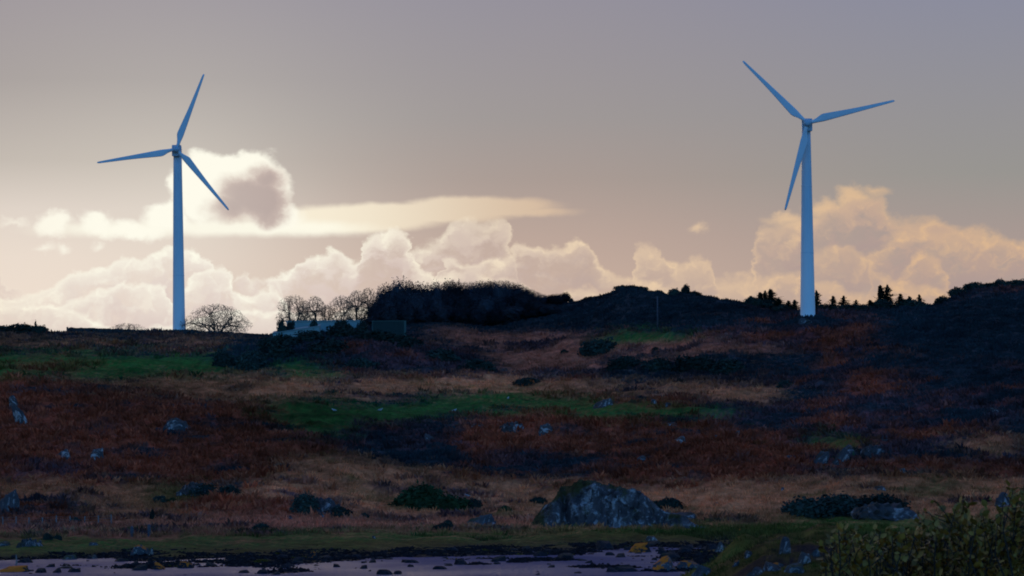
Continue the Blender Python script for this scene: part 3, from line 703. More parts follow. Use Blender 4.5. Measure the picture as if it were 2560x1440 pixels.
ROCKS4[2] = ledge_mesh(5); ROCKS4.append(ledge_mesh(9))
RCACHE = {}

# the great outcrop at the back of the beach
def outcrop():
    base = hit(1545, 1318); m = mpp(base)
    prof = [(1300, 0), (1325, 12), (1345, 34), (1372, 62), (1388, 80), (1395, 98), (1440, 113), (1500, 117), (1555, 105), (1585, 100), (1620, 82), (1650, 56), (1672, 42), (1700, 26), (1740, 12), (1790, 0)]
    xs = np.array([(a - 1545) * m for a, _ in prof]); hs = np.array([b * m for _, b in prof])
    nx, ny = 150, 70
    gx = np.linspace(xs[0], xs[-1], nx); gy = np.linspace(-4.2, 5.0, ny)
    X, Y = np.meshgrid(gx, gy, indexing='ij')
    top = np.interp(X, xs, hs)
    fx = fbm(X / 2.2, Y / 1.6, 4); sl = fbm(X / 1.1 + Y / 2.2, Y / 3 + 20, 3)
    # steep broken front, gentle back
    front = np.clip((Y + 4.2 + .9 * fx) / (1.3 + .10 * top), 0, 1) ** .55; back = np.clip((5.0 - Y) / 5.0, 0, 1) ** .6
    front = front * np.clip((Y + 4.2) / .5, 0, 1)
    Z = top * np.minimum(front, back) * (1 + .13 * fx) + .22 * np.abs(sl) * (top > .3) - .18
    step = .8; zq = np.floor(Z / step + .8 * fx) * step - .8 * fx * step; Z = Z * .5 + np.minimum(Z, zq + .45) * .5; Z += .30 * np.abs(fbm((X + .6 * Z) / .9, (Y + Z) / .8 + 9, 3)) * np.clip(top, 0, 1)
    cx = (1412 - 1545) * m
    v1 = fbm(X / 1.9 + .5 * Z, (Y + Z) / 2.4 + 3, 2); Z = Z + np.clip(top, 0, 1) * .55 * (np.round(v1 * 5) / 5)
    Yd = Y + np.clip(top / 3, 0, 1) * 1.5 * np.exp(-((X - cx - .3 * fx) / .5) ** 2) * (Z > .3) - .5 * np.exp(-np.maximum(Z, 0) / .5) - np.clip(top / 3, 0, 1) * .55 * (np.round(fbm(X / 2.1 + 8, Z / 1.7, 3) * 4) / 4 + .5 * np.abs(fbm((X + Z) / 1.1, Z / 1.3 + 4, 3)))
    zg = zfun(base.x + X, base.y + 3.9 + Yd) - base.z
    Z = np.where(top < .15, zg - .2, np.maximum(Z, zg - .35)); Y = Yd
    P = np.stack([X, Y, Z], -1).reshape(-1, 3); ii = np.arange(nx * ny).reshape(nx, ny)
    Fc = np.stack([ii[:-1, :-1], ii[1:, :-1], ii[1:, 1:], ii[:-1, 1:]], -1).reshape(-1, 4)
    o = link('rock_outcrop', mesh_np('rock_outcrop', P, Fc), M_outcrop, None, base + Vector((0, 3.9, -.25)))
    tag(o, 'great grey lichened outcrop with mossy top standing behind the beach', 'rock')
outcrop()

LAND_ROCKS = [  # px, py(foot), width, height, material, big, var, tilt, label
 (50, 1062, 40, 62, 'P', 1, 0, .25, 'tall narrow pale crag on the bracken slope at the far left'),
 (38, 1022, 26, 34, 'P', 0, 1, .3, 'small white pointed stone on top of the tall pale crag'),
 (440, 1078, 90, 34, 'B', 1, 1, .2, 'dim blue grey slab half buried high in the left bracken'),
 (160, 1150, 62, 26, 'P', 0, 2, -.2, 'pale yellowish flat stone left of a pair in the bracken'),
 (238, 1152, 58, 32, 'P', 0, 3, 0, 'rounded pale grey stone right of a pair in the bracken'),
 (487, 1238, 80, 34, 'P', 1, 2, .3, 'white streaked sloping rock at the foot of the left bracken slope'),
 (18, 1282, 86, 58, 'B', 1, 0, 0, 'large blue rock cut by the left edge above the fence'),
 (812, 1282, 110, 38, 'B', 1, 3, .25, 'dark blue rock with a pale crest beside a black gorse clump'),
 (450, 1240, 22, 12, 'P', 0, 4, 0, 'small pale stone just left of the white streaked rock'),
 (1282, 1080, 72, 26, 'P', 1, 2, .1, 'whitish rock face left of a pair on the middle brow'),
 (1366, 1086, 46, 26, 'P', 0, 5, .2, 'whitish rock right of a pair on the middle brow'),
 (1196, 1072, 40, 14, 'P', 0, 1, 0, 'low faint stone just left of the whitish brow rocks'),
 (1072, 1108, 36, 26, 'B', 0, 2, .1, 'grey upright stone among dark heather in mid slope'),
 (1512, 1018, 60, 24, 'P', 1, 0, .1, 'pale rock on the green shelf in the middle of the slope'),
 (1636, 1012, 22, 14, 'P', 0, 3, 0, 'small pale stone above the right end of the green shelf'),
 (1668, 1018, 26, 12, 'B', 0, 4, .1, 'small grey stone beside the pale one on the green shelf'),
 (1680, 1066, 34, 10, 'P', 0, 5, 0, 'flat white stone just below the green shelf'),
 (1700, 1108, 46, 20, 'P', 0, 0, -.2, 'slanted pale stone in the bracken right of middle'),
 (1608, 1156, 32, 16, 'B', 0, 1, .3, 'dim grey stone in bracken above the great outcrop'),
 (1845, 1088, 22, 12, 'P', 0, 2, 0, 'lone small pale stone at the right end of the bracken brow'),
 (1785, 1098, 26, 10, 'B', 0, 3, 0, 'dull grey stone left of the lone small pale stone'),
 (1975, 1156, 70, 18, 'B', 1, 1, 0, 'low blue white rock left of the slanted crag on the right slope'),
 (2056, 1160, 44, 34, 'B', 0, 4, .5, 'thin slanted blue slab left in the right hand crag'),
 (2100, 1164, 44, 44, 'B', 0, 5, .5, 'thin slanted blue slab in the middle of the right hand crag'),
 (2126, 1138, 56, 26, 'B', 0, 0, .3, 'grey block on the upper edge of the right hand crag'),
 (2184, 1142, 66, 32, 'B', 1, 2, .3, 'pale topped block at the right end of the right hand crag'),
 (2212, 1104, 22, 14, 'B', 0, 1, 0, 'small blue stone standing above the right hand crag'),
 (2490, 1036, 46, 18, 'P', 1, 0, .1, 'pinkish white boulder alone high on the right slope'),
 (2380, 1044, 14, 12, 'P', 0, 2, 0, 'tiny pale stone left of the pinkish boulder'),
 (2222, 1300, 180, 46, 'B', 1, 2, .16, 'long blue grey slab at the foot of the dark juniper'),
 (2075, 1292, 20, 8, 'P', 0, 3, 0, 'small bluish stone under the left part of the dark juniper'),
 (2510, 1268, 60, 38, 'B', 1, 1, 0, 'round blue boulder behind the willow shrubs at the far right'),
 (2256, 1186, 26, 16, 'P', 0, 5, 0, 'small pinkish stone on the tan grass above the juniper'),
 (2205, 1228, 40, 12, 'P', 0, 4, .2, 'flat pale stone just above the dark juniper'),
 (1205, 1316, 88, 34, 'R', 1, 0, .15, 'mossy grey rock left of the great outcrop'),
 (1230, 1318, 44, 18, 'B', 0, 2, .2, 'small blue rock leaning on the mossy grey rock'),
 (1790, 1264, 18, 7, 'P', 0, 1, 0, 'lone white stone on the tan grass right of the great outcrop'),
 (1956, 1228, 14, 9, 'P', 0, 3, 0, 'tiny bluish white stone on the tan grass left of the juniper'),
 (655, 1336, 26, 9, 'P', 0, 4, 0, 'flat white stone below the small black bush on the shore grass'),
 (70, 1366, 62, 22, 'R', 1, 2, 0, 'low greenish grey rock on the left shore turf'),
 (98, 1364, 22, 14, 'P', 0, 0, 0, 'pale stone on the right end of the low greenish rock'),
 (232, 1364, 30, 8, 'R', 0, 5, 0, 'flat grey stone on the green shore turf'),
 (350, 1388, 66, 26, 'O', 1, 1, .1, 'orange lichened rock on the turf edge at the left shore'),
 (378, 1388, 18, 20, 'P', 0, 2, 0, 'white topped stone at the right end of the orange lichened rock'),
 (8, 1366, 44, 12, 'R', 0, 1, 0, 'dark flat rock cut by the left edge on the shore turf'),
 (935, 1346, 14, 7, 'P', 0, 3, 0, 'tiny white stone on the middle shore turf'),
 (190, 1310, 20, 9, 'P', 0, 4, 0, 'tiny blue white stone beside the dark clump near the fence end'),
 (720, 1298, 26, 10, 'B', 0, 5, .2, 'small blue stone under the bracken bank left of middle'),
 (806, 1296, 22, 12, 'B', 0, 0, 0, 'small violet stone under the dark blue rock'),
 (2016, 812, 60, 16, 'R', 1, 0, 0, 'dull stony mound just below the foot of the right turbine'),
 (1725, 946, 34, 6, 'P', 0, 2, 0, 'small white stone at the foot of the long dark gorse row'),
 (1572, 932, 60, 8, 'B', 0, 1, 0, 'low dark ledge below the left end of the gorse row'),
 (1255, 926, 40, 6, 'B', 0, 3, 0, 'low pale ledge right of the gorse knoll'),
 (1700, 1300, 90, 22, 'B', 0, 2, .25, 'blue slab sloping down from the right end of the great outcrop'),
]
MM = {'P': M_rock_pale, 'B': M_rock_blue, 'R': M_rock, 'O': M_rock_or}
for (px, py, wp, hp, mt, big, var, tl, lab) in LAND_ROCKS:
    rock('rock', px, py, wp, hp, MM[mt], lab, group='rocks on the hillside and turf', var=var, tilt=tl, big=bool(big), depth=.6)

# tidal rocks
SHORE = [
 (395, 1431, 52, 20, 'Q', 'weedy rock with orange crown in the left shallows'), (460, 1431, 50, 18, 'Q', 'flat weedy rock with yellow crown right of the orange crowned one'),
 (783, 1398, 34, 24, 'Q', 'bright orange lichened stone standing in the middle shallows'), (1598, 1384, 76, 26, 'Q', 'broad orange topped rock in the water below the great outcrop'),
 (1683, 1396, 70, 16, 'W', 'flat black rock right of the broad orange topped rock'), (1628, 1352, 36, 12, 'P', 'grey pointed stone at the water edge below the great outcrop'),
 (1660, 1428, 90, 38, 'O', 'orange and white lichened rock at the bottom right of the water'), (1720, 1424, 70, 22, 'O', 'pale lichened rock behind the orange and white one'),
 (65, 1418, 38, 14, 'W', 'small black rock in the left pool'), (125, 1424, 34, 10, 'W', 'low black rock in the middle of the left pool'), (372, 1412, 18, 10, 'W', 'tiny pointed black rock in the left pool'),
 (175, 1404, 44, 14, 'R', 'grey capped rock along the left waterline'), (230, 1402, 40, 12, 'R', 'second grey capped rock along the left waterline'),
 (1525, 1398, 30, 10, 'W', 'dark rock left of the broad orange topped rock'), (1455, 1412, 36, 8, 'W', 'low dark rock alone in the right hand pool'),
 (30, 1440, 110, 18, 'Q', 'low yellow weeded rock at the bottom left corner'), (1850, 1330, 26, 8, 'Q', 'tiny orange stone behind the headland'), (1560, 1436, 90, 16, 'W', 'black rock at the bottom edge below the water'),
]
MM2 = {'Q': M_weed_or, 'W': M_weed, 'P': M_rock_pale, 'O': M_rock_or, 'R': M_rock}
for i, (px, py, wp, hp, mt, lab) in enumerate(SHORE):
    p = hit(px, py)
    if p.y < 226 and px < 1650: p = unproj(px, py, CAMZ * F / (py - PY + (px - PX) * sr)); p.z = -.05
    p.z = max(p.z, -.05)
    rock('tidal_rock', px, py, wp, hp, MM2[mt], lab, 'rock', 'rocks along the tideline', i, 0, .8, at=p)
n_t = 0
for t in range(2600):
    if n_t >= 210: break
    px = rnd.uniform(-40, 1850); py = rnd.uniform(1352, 1438)
    D = CAMZ * F / (py - PY + (px - PX) * sr)
    if D < 215 or D > 345: continue
    X = D * (px - PX) / F; z = float(zfun(X, D))
    if z > .25 or z < -.55: continue
    if z < -.2 and rnd.random() < .55: continue
    wp = rnd.choice([10, 14, 18, 24, 30, 44]) * rnd.uniform(.8, 1.2); hp = wp * rnd.uniform(.18, .42)
    p = Vector((X, D, max(z, -.06)))
    rock('tidal_rock', 0, 0, wp, hp, M_weed, 'black weed covered stone lying in the shallows or mud of the foreshore', 'rock', 'black stones of the foreshore', rnd.randrange(6), 0, rnd.uniform(.8, 1.6), at=p)
    n_t += 1
# stones on the headland
HEAD = [(1800, 1380, 36, 26, 'P', 'small pale stone on the left face of the headland'), (1960, 1386, 34, 44, 'B', 'tall blue grey stone in the middle of the headland'), (1930, 1430, 60, 26, 'B', 'blue grey block low on the headland'),
        (1840, 1418, 22, 16, 'O', 'small orange stone on the headland turf'), (1940, 1420, 44, 12, 'O', 'flat orange lichened stone low on the headland'), (2010, 1412, 40, 30, 'P', 'pale stone in front of the willow shrubs'),
        (1900, 1436, 70, 18, 'B', 'wide bluish slab at the bottom edge of the headland'), (1990, 1432, 60, 24, 'R', 'grey rock at the bottom edge beside the willow shrubs'), (2040, 1392, 30, 22, 'R', 'grey stone half hidden by the left willow shrub'),
        (1762, 1440, 70, 24, 'R', 'dark grey rock at the lower left end of the headland'), (1870, 1395, 28, 18, 'P', 'rounded pale stone between turf clumps of the headland')]
for i, (px, py, wp, hp, mt, lab) in enumerate(HEAD):
    rock('headland_rock', px, py, wp, hp, {'P': M_rock_pale, 'B': M_rock_blue, 'O': M_rock_or, 'R': M_rock}[mt], lab, 'rock', 'rocks of the headland', i, rnd.uniform(-.2, .3), .8)

# ------------------------------------------------------------------ leafy masses
def leaf_cloud(n, r, shape, size, seed, shell=.55, full=False):
    """n small leaf faces spread through a lumpy volume"""
    g = np.random.default_rng(seed)
    u = g.normal(size=(n, 3)); u /= np.linalg.norm(u, axis=1)[:, None]; u[:, 2] = u[:, 2] if full else np.abs(u[:, 2])
    rad = shell + (1 - shell) * g.random(n) ** .6
    lump = 1 + .30 * n3(u, 2.2, seed % 91) + .14 * n3(u, 6.0, seed % 37)
    c = u * (rad * lump * (1 + .08 * np.clip(g.normal(size=n), -2, 1.2)))[:, None]
    sc = np.array(shape)
    c = c * sc
    a = g.normal(size=(n, 3)); a /= np.linalg.norm(a, axis=1)[:, None]; b = np.cross(a, g.normal(size=(n, 3))); b /= np.linalg.norm(b, axis=1)[:, None]
    s = (size * g.uniform(.5, 1.4, n))[:, None]
    V = np.stack([c - a * s, c + b * s * .7, c + a * s * 1.2, c - b * s * .6], 1).reshape(-1, 3)
    return V, np.arange(4 * n).reshape(n, 4)
def lump_core(shape, seed, sub=3, k=.80):
    V, Fc = ICO[sub]; V = V * (k * (1 + .28 * n3(V, 2.2, seed % 91)))[:, None]
    return V * np.array(shape), Fc
BUSHES = {}
def bush_mesh(i, mat):
    key = (i, mat.name)
    if key not in BUSHES:
        V1, F1 = lump_core((1, 1, 1), 40 + i, 3, .80)
        V2, F2 = leaf_cloud(1500, 1, (1, 1, 1), .085, 40 + i, .72)
        V = np.concatenate([V1, V2]); V[:, 2] = np.maximum(V[:, 2], -.12)
        F1q = np.concatenate([F1, F1[:, 2:3]], 1)
        me = bpy.data.meshes.new('bush')
        me.from_pydata(V.tolist(), [], F1.tolist() + (F2 + len(V1)).tolist()); me.update(); me.materials.append(mat)
        BUSHES[key] = me
    return BUSHES[key]
def bush(px, py, wpx, hpx, label, group=None, name='gorse_bush', cat='bush', mat=None, p=None, i=None, depth=.8, back=.3):
    p = p or (crest(px) if py is None else hit(px, py)); m = mpp(p)
    i = rnd.randrange(6) if i is None else i
    o = link(name, bush_mesh(i, mat or M_gorse), None, None, p + Vector((0, wpx * m * back, -.1)), (0, 0, rnd.uniform(0, 6.28)), (wpx * m / 2, wpx * m / 2 * depth, hpx * m))
    return tag(o, label, cat, group)
BUSH = [
 (1502, 886, 104, 38, 'dome shaped dark gorse bush alone below the green patch', 'gorse'),
 (1412, 884, 26, 12, 'small dark gorse tuft left of the dome shaped bush', 'gorse'), (1640, 876, 24, 10, 'small dark gorse tuft right of the dome shaped bush', 'gorse'),
 (1565, 925, 96, 34, 'dark gorse bush at the left end of the long row', 'gorse'), (1650, 928, 90, 34, 'dark gorse bush second from the left in the long row', 'gorse'),
 (1735, 932, 120, 44, 'broad dark gorse bush in the middle of the long row', 'gorse'), (1830, 935, 110, 34, 'dark gorse bush right of the broad one in the long row', 'gorse'),
 (1318, 964, 84, 20, 'low dark bush on the tan grass of mid slope', 'gorse'), (1965, 968, 44, 18, 'small dark bush at the right end of the tan mid slope', 'gorse'),
 (1045, 1278, 150, 58, 'rounded dark green bush on the tan grass left of the outcrop', 'green'), (1125, 1278, 120, 40, 'trailing right half of the dark green bush by the outcrop', 'green'),
 (1185, 1272, 40, 26, 'small dark bush right of the rounded green bush', 'gorse'),
 (650, 1328, 60, 22, 'small black bush on the shore grass', 'gorse'), (1110, 1326, 70, 20, 'low black bush beside the mossy grey rock', 'gorse'), (1120, 1318, 30, 20, 'upright black tuft within the low bush by the mossy rock', 'gorse'),
 (770, 1288, 90, 46, 'black gorse clump left of the dark blue rock', 'gorse'), (850, 1292, 76, 26, 'black gorse clump right of the dark blue rock', 'gorse'), (912, 1294, 26, 12, 'tiny dark tuft right of the black gorse clumps', 'gorse'),
 (2020, 1292, 150, 44, 'left end of the long dark juniper on the right', 'juniper'), (2110, 1288, 180, 50, 'middle of the long dark juniper on the right', 'juniper'), (2210, 1284, 150, 46, 'right end of the long dark juniper on the right', 'juniper'),
 (1670, 1272, 80, 26, 'dark overhanging bush behind the right end of the great outcrop', 'gorse'), (1345, 1258, 44, 16, 'small dark bush left behind the great outcrop', 'gorse'), (1262, 1278, 34, 14, 'tiny green tuft on the tan grass left of the outcrop', 'green'),
 (118, 1350, 30, 18, 'small round black bush on the left shore turf', 'gorse'), (142, 1348, 26, 12, 'smaller dark bush right of the round black one', 'gorse'), (266, 1342, 24, 9, 'tiny green tuft at the edge of the shore turf', 'green'),
 (500, 1240, 96, 30, 'dark gorse over the white streaked rock', 'gorse'), (570, 1240, 70, 26, 'dark gorse right of the white streaked rock', 'gorse'), (400, 1256, 36, 18, 'small dark bush left of the white streaked rock', 'gorse'), (430, 1258, 30, 14, 'tiny dark green bush below the white streaked rock', 'green'),

 (186, 1306, 36, 14, 'dark clump at the end of the wire fence', 'gorse'), (418, 1298, 34, 14, 'dark tuft on the tan grass right of the gateposts', 'gorse'), (380, 1298, 16, 22, 'slim dark upright plant behind the gateposts', 'gorse'),



 (560, 918, 70, 36, 'dark gorse at the left foot of the knoll', 'gorse'), (620, 926, 100, 48, 'big dark gorse mound at the left of the knoll', 'gorse'), (690, 900, 110, 50, 'dark gorse on the left flank of the knoll', 'gorse'),
 (700, 868, 110, 30, 'dark gorse below the pale apron wall', 'gorse'), (780, 850, 110, 25, 'dark gorse below the low white building', 'gorse'), (860, 842, 110, 30, 'dark gorse on the crown of the knoll', 'gorse'), (940, 852, 110, 28, 'dark gorse below the green container', 'gorse'),
 (1010, 870, 110, 30, 'dark gorse on the right shoulder of the knoll', 'gorse'), (1100, 900, 110, 28, 'dark gorse at the right flank of the knoll', 'gorse'), (1190, 925, 100, 28, 'dark gorse at the right foot of the knoll', 'gorse'), (820, 885, 130, 36, 'dark gorse in the middle of the knoll face', 'gorse'), (900, 925, 100, 30, 'dark gorse at the front foot of the knoll', 'gorse'),

]
for (px, py, wp, hp, lab, kd) in BUSH:
    bush(px, py, wp, hp, lab, 'gorse and juniper bushes on the slopes', {'gorse': 'gorse_bush', 'green': 'green_bush', 'juniper': 'juniper_bush'}[kd], 'bush', M_gorse_g if kd == 'green' else M_gorse)
# bushes along the skyline
SKYB = [(1395, 18, 16, 'small bush right of the wood on the skyline'), (1412, 22, 20, 'round bush on the skyline saddle'), (1432, 16, 12, 'tiny bush on the skyline saddle'), (1690, 30, 16, 'low bush on the skyline right of the knob'), (1718, 26, 20, 'flat topped bush on the skyline right of the knob'), (1740, 40, 10, 'low wide bush on the skyline right of the knob'),
        (1890, 60, 18, 'low bush left of the conifer clump'), (2360, 50, 18, 'lowest bush climbing the right hill'), (2400, 60, 20, 'second bush climbing the right hill'), (2440, 60, 18, 'third bush climbing the right hill'), (2485, 50, 14, 'low bush near the top of the right hill'), (2507, 40, 20, 'round topped bush near the top of the right hill'), (2548, 60, 16, 'last bush at the top of the right hill'), (2600, 80, 18, 'bush beyond the right edge of the hill'),
        (1560, 44, 10, 'low scrub on the left of the rounded knob'), (1600, 50, 9, 'low scrub on the right of the rounded knob'), (1650, 40, 9, 'low scrub down the right side of the knob'), (1480, 50, 8, 'low scrub at the left foot of the knob'),
        (60, 100, 22, 'dark mound of scrub on the left skyline'), (10, 80, 18, 'dark scrub at the left end of the skyline'), (105, 40, 18, 'dark scrub at the right end of the left mound')]
for (px, wp, hp, lab) in SKYB: bush(px, None, wp, hp, lab, 'bushes along the skyline', back=.05)
o = bush(93, None, 9, 30, 'tiny spindly bush on the left skyline mound', 'bushes along the skyline', back=0, i=2)

# ------------------------------------------------------------------ bare trees
def bare_tree(seed, n, w_, h_, low, trunk_h, stems=1, twig=.019, r0=.0055, flat=.5):
    g = np.random.default_rng(seed)
    T = []
    while len(T) < n:
        u = g.normal(size=3); u /= np.linalg.norm(u); rr = g.random() ** .33
        z = u[2] * rr
        env = 1 + .20 * math.sin(3 * math.atan2(u[1], u[0]) + seed) + .14 * math.sin(7 * u[2] + seed * 2) * (1 - abs(u[2]))
        p = np.array([u[0] * rr * w_ / 2 * env, u[1] * rr * w_ / 2 * env, low * h_ + (z + flat) / (1 + flat) * (1 - low) * h_])
        if p[2] < low * h_ * .9: continue
        if g.random() < .25 + .75 * rr ** 2: T.append(p)
    T = np.array(T); A = MB(); B = MB()
    def seg(p, q, k0, k1):
        ra, rb_ = max(twig, r0 * k0 ** .52), max(twig * .8, r0 * k1 ** .52)
        mid = (p + q) / 2 + g.normal(size=3) * np.linalg.norm(q - p) * .09
        if k0 > 12: A.tube([p, mid, q], [ra, (ra + rb_) / 2, rb_], 6, False)
        else: B.tube([p, mid, q], [ra, (ra + rb_) / 2, rb_ * .6], 3, False)
    def grow(node, idx, depth, d0):
        k = len(idx)
        if k == 1: seg(node, T[idx[0]], 1, 1); return
        pts = T[idx]; c = pts.mean(0); X = pts - c
        _, _, vt = np.linalg.svd(X, full_matrices=False)
        ax = vt[0] if g.random() < .8 else vt[min(1, len(vt) - 1)]
        t = X @ ax; cut = np.quantile(t, g.uniform(.32, .68)); a, b = idx[t <= cut], idx[t > cut]
        if len(a) == 0 or len(b) == 0: a, b = idx[:k // 2], idx[k // 2:]
        for part in (a, b):
            cp = T[part].mean(0); f = g.uniform(.34, .48)
            q = node + (cp - node) * f + d0 * np.linalg.norm(cp - node) * .10
            q[2] = max(q[2], .1)
            seg(node, q, len(part), len(part)); dd = q - node; grow(q, part, depth + 1, dd / (np.linalg.norm(dd) + 1e-6))
    ang = np.arctan2(T[:, 1], T[:, 0]); order = np.argsort(ang)
    for q in range(stems):
        idx = order[int(n * q / stems):int(n * (q + 1) / stems)]
        b = T[idx].mean(0) * np.array([.05, .05, 0]) * (stems > 1); top = b + np.array([b[0] * 1.5, b[1] * 1.5, trunk_h * h_])
        seg(b + np.array([0, 0, -.1]), top, len(idx) * 1.3, len(idx)); grow(top, idx, 0, np.array([0, 0, 1.0]))
    return A.mesh('trunk'), B.mesh('crown')
BT = [bare_tree(3, 3600, 10.8, 5.6, .08, .08, 3, flat=.12), bare_tree(5, 2600, 6.0, 7.2, .25, .12, 2, flat=.6),
      bare_tree(8, 1700, 4.6, 7.0, .30, .18, 1, flat=.7), bare_tree(13, 1500, 6.0, 2.6, .05, .05, 5, .014, flat=.1), bare_tree(21, 2200, 5.0, 7.0, .25, .15, 1, flat=.6)]
def plant_bare(px, k, wpx, hpx, label, group='bare trees on the ridge', dy=0.0, p=None, rz=None):
    p = p or crest(px); p = on_ground(p.x * (p.y + dy) / p.y, p.y + dy); m = mpp(p)
    t, c = BT[k]; dims = [(10.8, 5.6), (6, 7.2), (4.6, 7), (6, 2.6), (5, 7)][k]
    want = hpx * m
    vis = (wpx * m / dims[0], wpx * m / dims[0], want / dims[1])
    e = empty('bare_tree', p + Vector((0, 0, -.12)), rnd.uniform(0, 6.28) if rz is None else rz, label, 'tree', group, vis)
    link('trunk', t, M_bark, e); link('crown', c, M_twig, e)
    return e
plant_bare(545, 0, 162, 84, 'broad round leafless tree just right of the left turbine', dy=4)
plant_bare(322, 3, 116, 38, 'low leafless bush showing over the dark wall', dy=6)
plant_bare(245, 3, 66, 22, 'tiny leafless bush at the left part of the dark wall', dy=6)
plant_bare(738, 1, 84, 112, 'leafless tree with a dense crown at the left of the row', dy=7)
plant_bare(792, 4, 70, 110, 'pale leafless tree second in the row by the white building', dy=10)
plant_bare(765, 2, 50, 96, 'thin leafless tree behind the first two of the row', dy=14)
plant_bare(822, 2, 44, 86, 'smaller leafless tree in the middle of the row', dy=9)
plant_bare(858, 1, 70, 104, 'leafless tree with a dark trunk in the row', dy=7)
plant_bare(895, 4, 66, 118, 'tall leafless tree near the right end of the row', dy=10)
plant_bare(925, 2, 60, 122, 'leafless tree touching the dark wood', dy=9)
plant_bare(715, 3, 60, 34, 'low leafless bush under the first tree of the row', dy=8)
plant_bare(172, 3, 24, 12, 'wisp of leafless twigs left of the wall end', dy=4)

# ------------------------------------------------------------------ the wood on the hilltop
WT = []
for i in range(4):
    V1, F1 = lump_core((1.8, 1.8, 4), 60 + i, 3, .72); V2, F2 = leaf_cloud(3600, 1, (1.8, 1.8, 4), .115, 60 + i, .62, True)
    V = np.concatenate([V1, V2]); V = V / np.array([1.8, 1.8, 4]); V[:, 2] = (V[:, 2] + 1) * .5 * .98 + .02
    me = bpy.data.meshes.new('crown'); me.from_pydata(V.tolist(), [], F1.tolist() + (F2 + len(V1)).tolist()); me.update(); me.materials.append(M_wood_fol)
    tb = MB(); tb.tube([(0, 0, -.05), (.02, 0, .3), (0, .03, .8)], [.07, .05, .02], 6, False); WT.append((tb.mesh('trunk'), me))
def wood_tree(px, ytop, D, wpx, label, k):
    X = D * (px - PX) / F; p = on_ground(X, D); m = mpp(p)
    top = zrow(px, ytop, D); h = max(2.0, top - p.z)
    e = empty('wood_tree', p, rnd.uniform(0, 6.28), label, 'tree', 'trees packed in the hilltop wood', (wpx * m / 2, wpx * m / 2, h))
    link('trunk', WT[k][0], M_bark, e); link('crown', WT[k][1], None, e)
WTOP = [(930, 760), (945, 735), (960, 712), (985, 700), (1010, 698), (1035, 703), (1060, 706), (1090, 708), (1130, 703), (1165, 708), (1200, 706), (1235, 704), (1270, 704), (1300, 714), (1325, 724), (1345, 734), (1368, 742), (1400, 748), (1450, 752)]
def wtop(px): return np.interp(px, [a for a, _ in WTOP], [b for _, b in WTOP])
j = 0
for px in np.arange(942, 1430, 17):
    wood_tree(px, wtop(px) + rnd.uniform(-2, 7), 600 + rnd.uniform(-3, 3), 44 if px < 1320 else 30, 'dark leafy tree packed in the back of the hilltop wood', j % 4); j += 1
for px in np.arange(950, 1350, 30):
    wood_tree(px, wtop(px) + 28 + rnd.uniform(-6, 10), 592 + rnd.uniform(-2, 2), 56, 'dark leafy tree in the front rank of the hilltop wood', j % 4); j += 1
for px in np.arange(935, 1380, 44):
    wood_tree(px, wtop(px) + 62 + rnd.uniform(-6, 8), 584, 66, 'low dark tree along the foot of the hilltop wood', j % 4); j += 1
for q, px in enumerate(np.arange(1120, 1366, 15)):
    D = 603; X = D * (px - PX) / F; p = on_ground(X, D); h = (zrow(px, wtop(px) - 7, D) - p.z) / mpp(p)
    plant_bare(px, [2, 4][q % 2], 44, h, 'leafless tree rising at the back of the hilltop wood', 'leafless trees in the hilltop wood', p=p)

# ------------------------------------------------------------------ conifers on the right ridge
def conifer(seed, blow=.0, ragged=.3):
    g = np.random.default_rng(seed); V = []; Fc = []; o = 0
    for z in np.linspace(.12, .97, 17):
        R = ((1 - z) ** .7 * .42 + .02) * g.uniform(.65, 1.25)
        for k in range(15):
            a = g.uniform(0, 6.28); r = R * g.uniform(1 - 2 * ragged, 1 + ragged)
            d = np.array([np.cos(a), np.sin(a), 0]); tip = d * r + np.array([blow * r * .9, 0, z + g.uniform(-.02, .06)]); root = np.array([0, 0, z])
            sd_ = np.array([-d[1], d[0], 0]) * .022
            for s_ in (0, 1, 2):
                c = root * (1 - .33 * s_) + tip * .33 * s_
                e = c + (tip - root) * .45 + np.array([0, 0, g.uniform(-.03, .05)])
                V += [c - sd_ * 1.6, e, c + sd_ * 1.6, c + np.array([0, 0, -.05])]; Fc.append((o, o + 1, o + 2, o + 3)); o += 4
    V = np.array(V); me = mesh_np('crown', V, np.array(Fc)); me.materials.append(M_conifer)
    t = MB(); t.tube([(0, 0, -.05), (0, 0, .5), (0, 0, 1.02)], [.035, .02, .004], 6, False)
    return t.mesh('trunk'), me
CN = [conifer(31, .25, .4), conifer(32, .4, .45), conifer(33, .8, .5), conifer(34, .1, .5), conifer(35, .5, .5)]
CON = [(1905, 40, 26, 1, 'low ragged conifer at the left end of the clump'), (1928, 44, 40, 0, 'tall pointed conifer in the left clump'), (1918, 36, 34, 1, 'conifer left of the tallest in the left clump'), (1950, 36, 28, 0, 'thin conifer right of the tallest in the left clump'), (1972, 34, 22, 1, 'small conifer in the left clump near the turbine'), (1990, 30, 20, 0, 'low conifer just left of the right turbine'),
       (1880, 34, 14, 0, 'lowest conifer left of the clump'), (2046, 34, 46, 0, 'conifer standing just right of the right turbine'), (2084, 34, 36, 1, 'bushy conifer second right of the turbine'), (2114, 34, 36, 0, 'narrow conifer third right of the turbine'), (2143, 28, 26, 0, 'small thin conifer fourth right of the turbine'),
       (2178, 34, 20, 1, 'low conifer left of the wind blown one'), (2202, 58, 54, 2, 'big wind blown conifer on the right ridge'), (2218, 36, 44, 1, 'conifer right behind the wind blown one'), (2252, 34, 28, 0, 'conifer left of the last three on the right ridge'), (2276, 30, 26, 1, 'middle conifer of the last three on the right ridge'), (2304, 26, 26, 0, 'last small conifer before the right hill')]
CJ = (1.0, .86, 1.12, .95, 1.05)
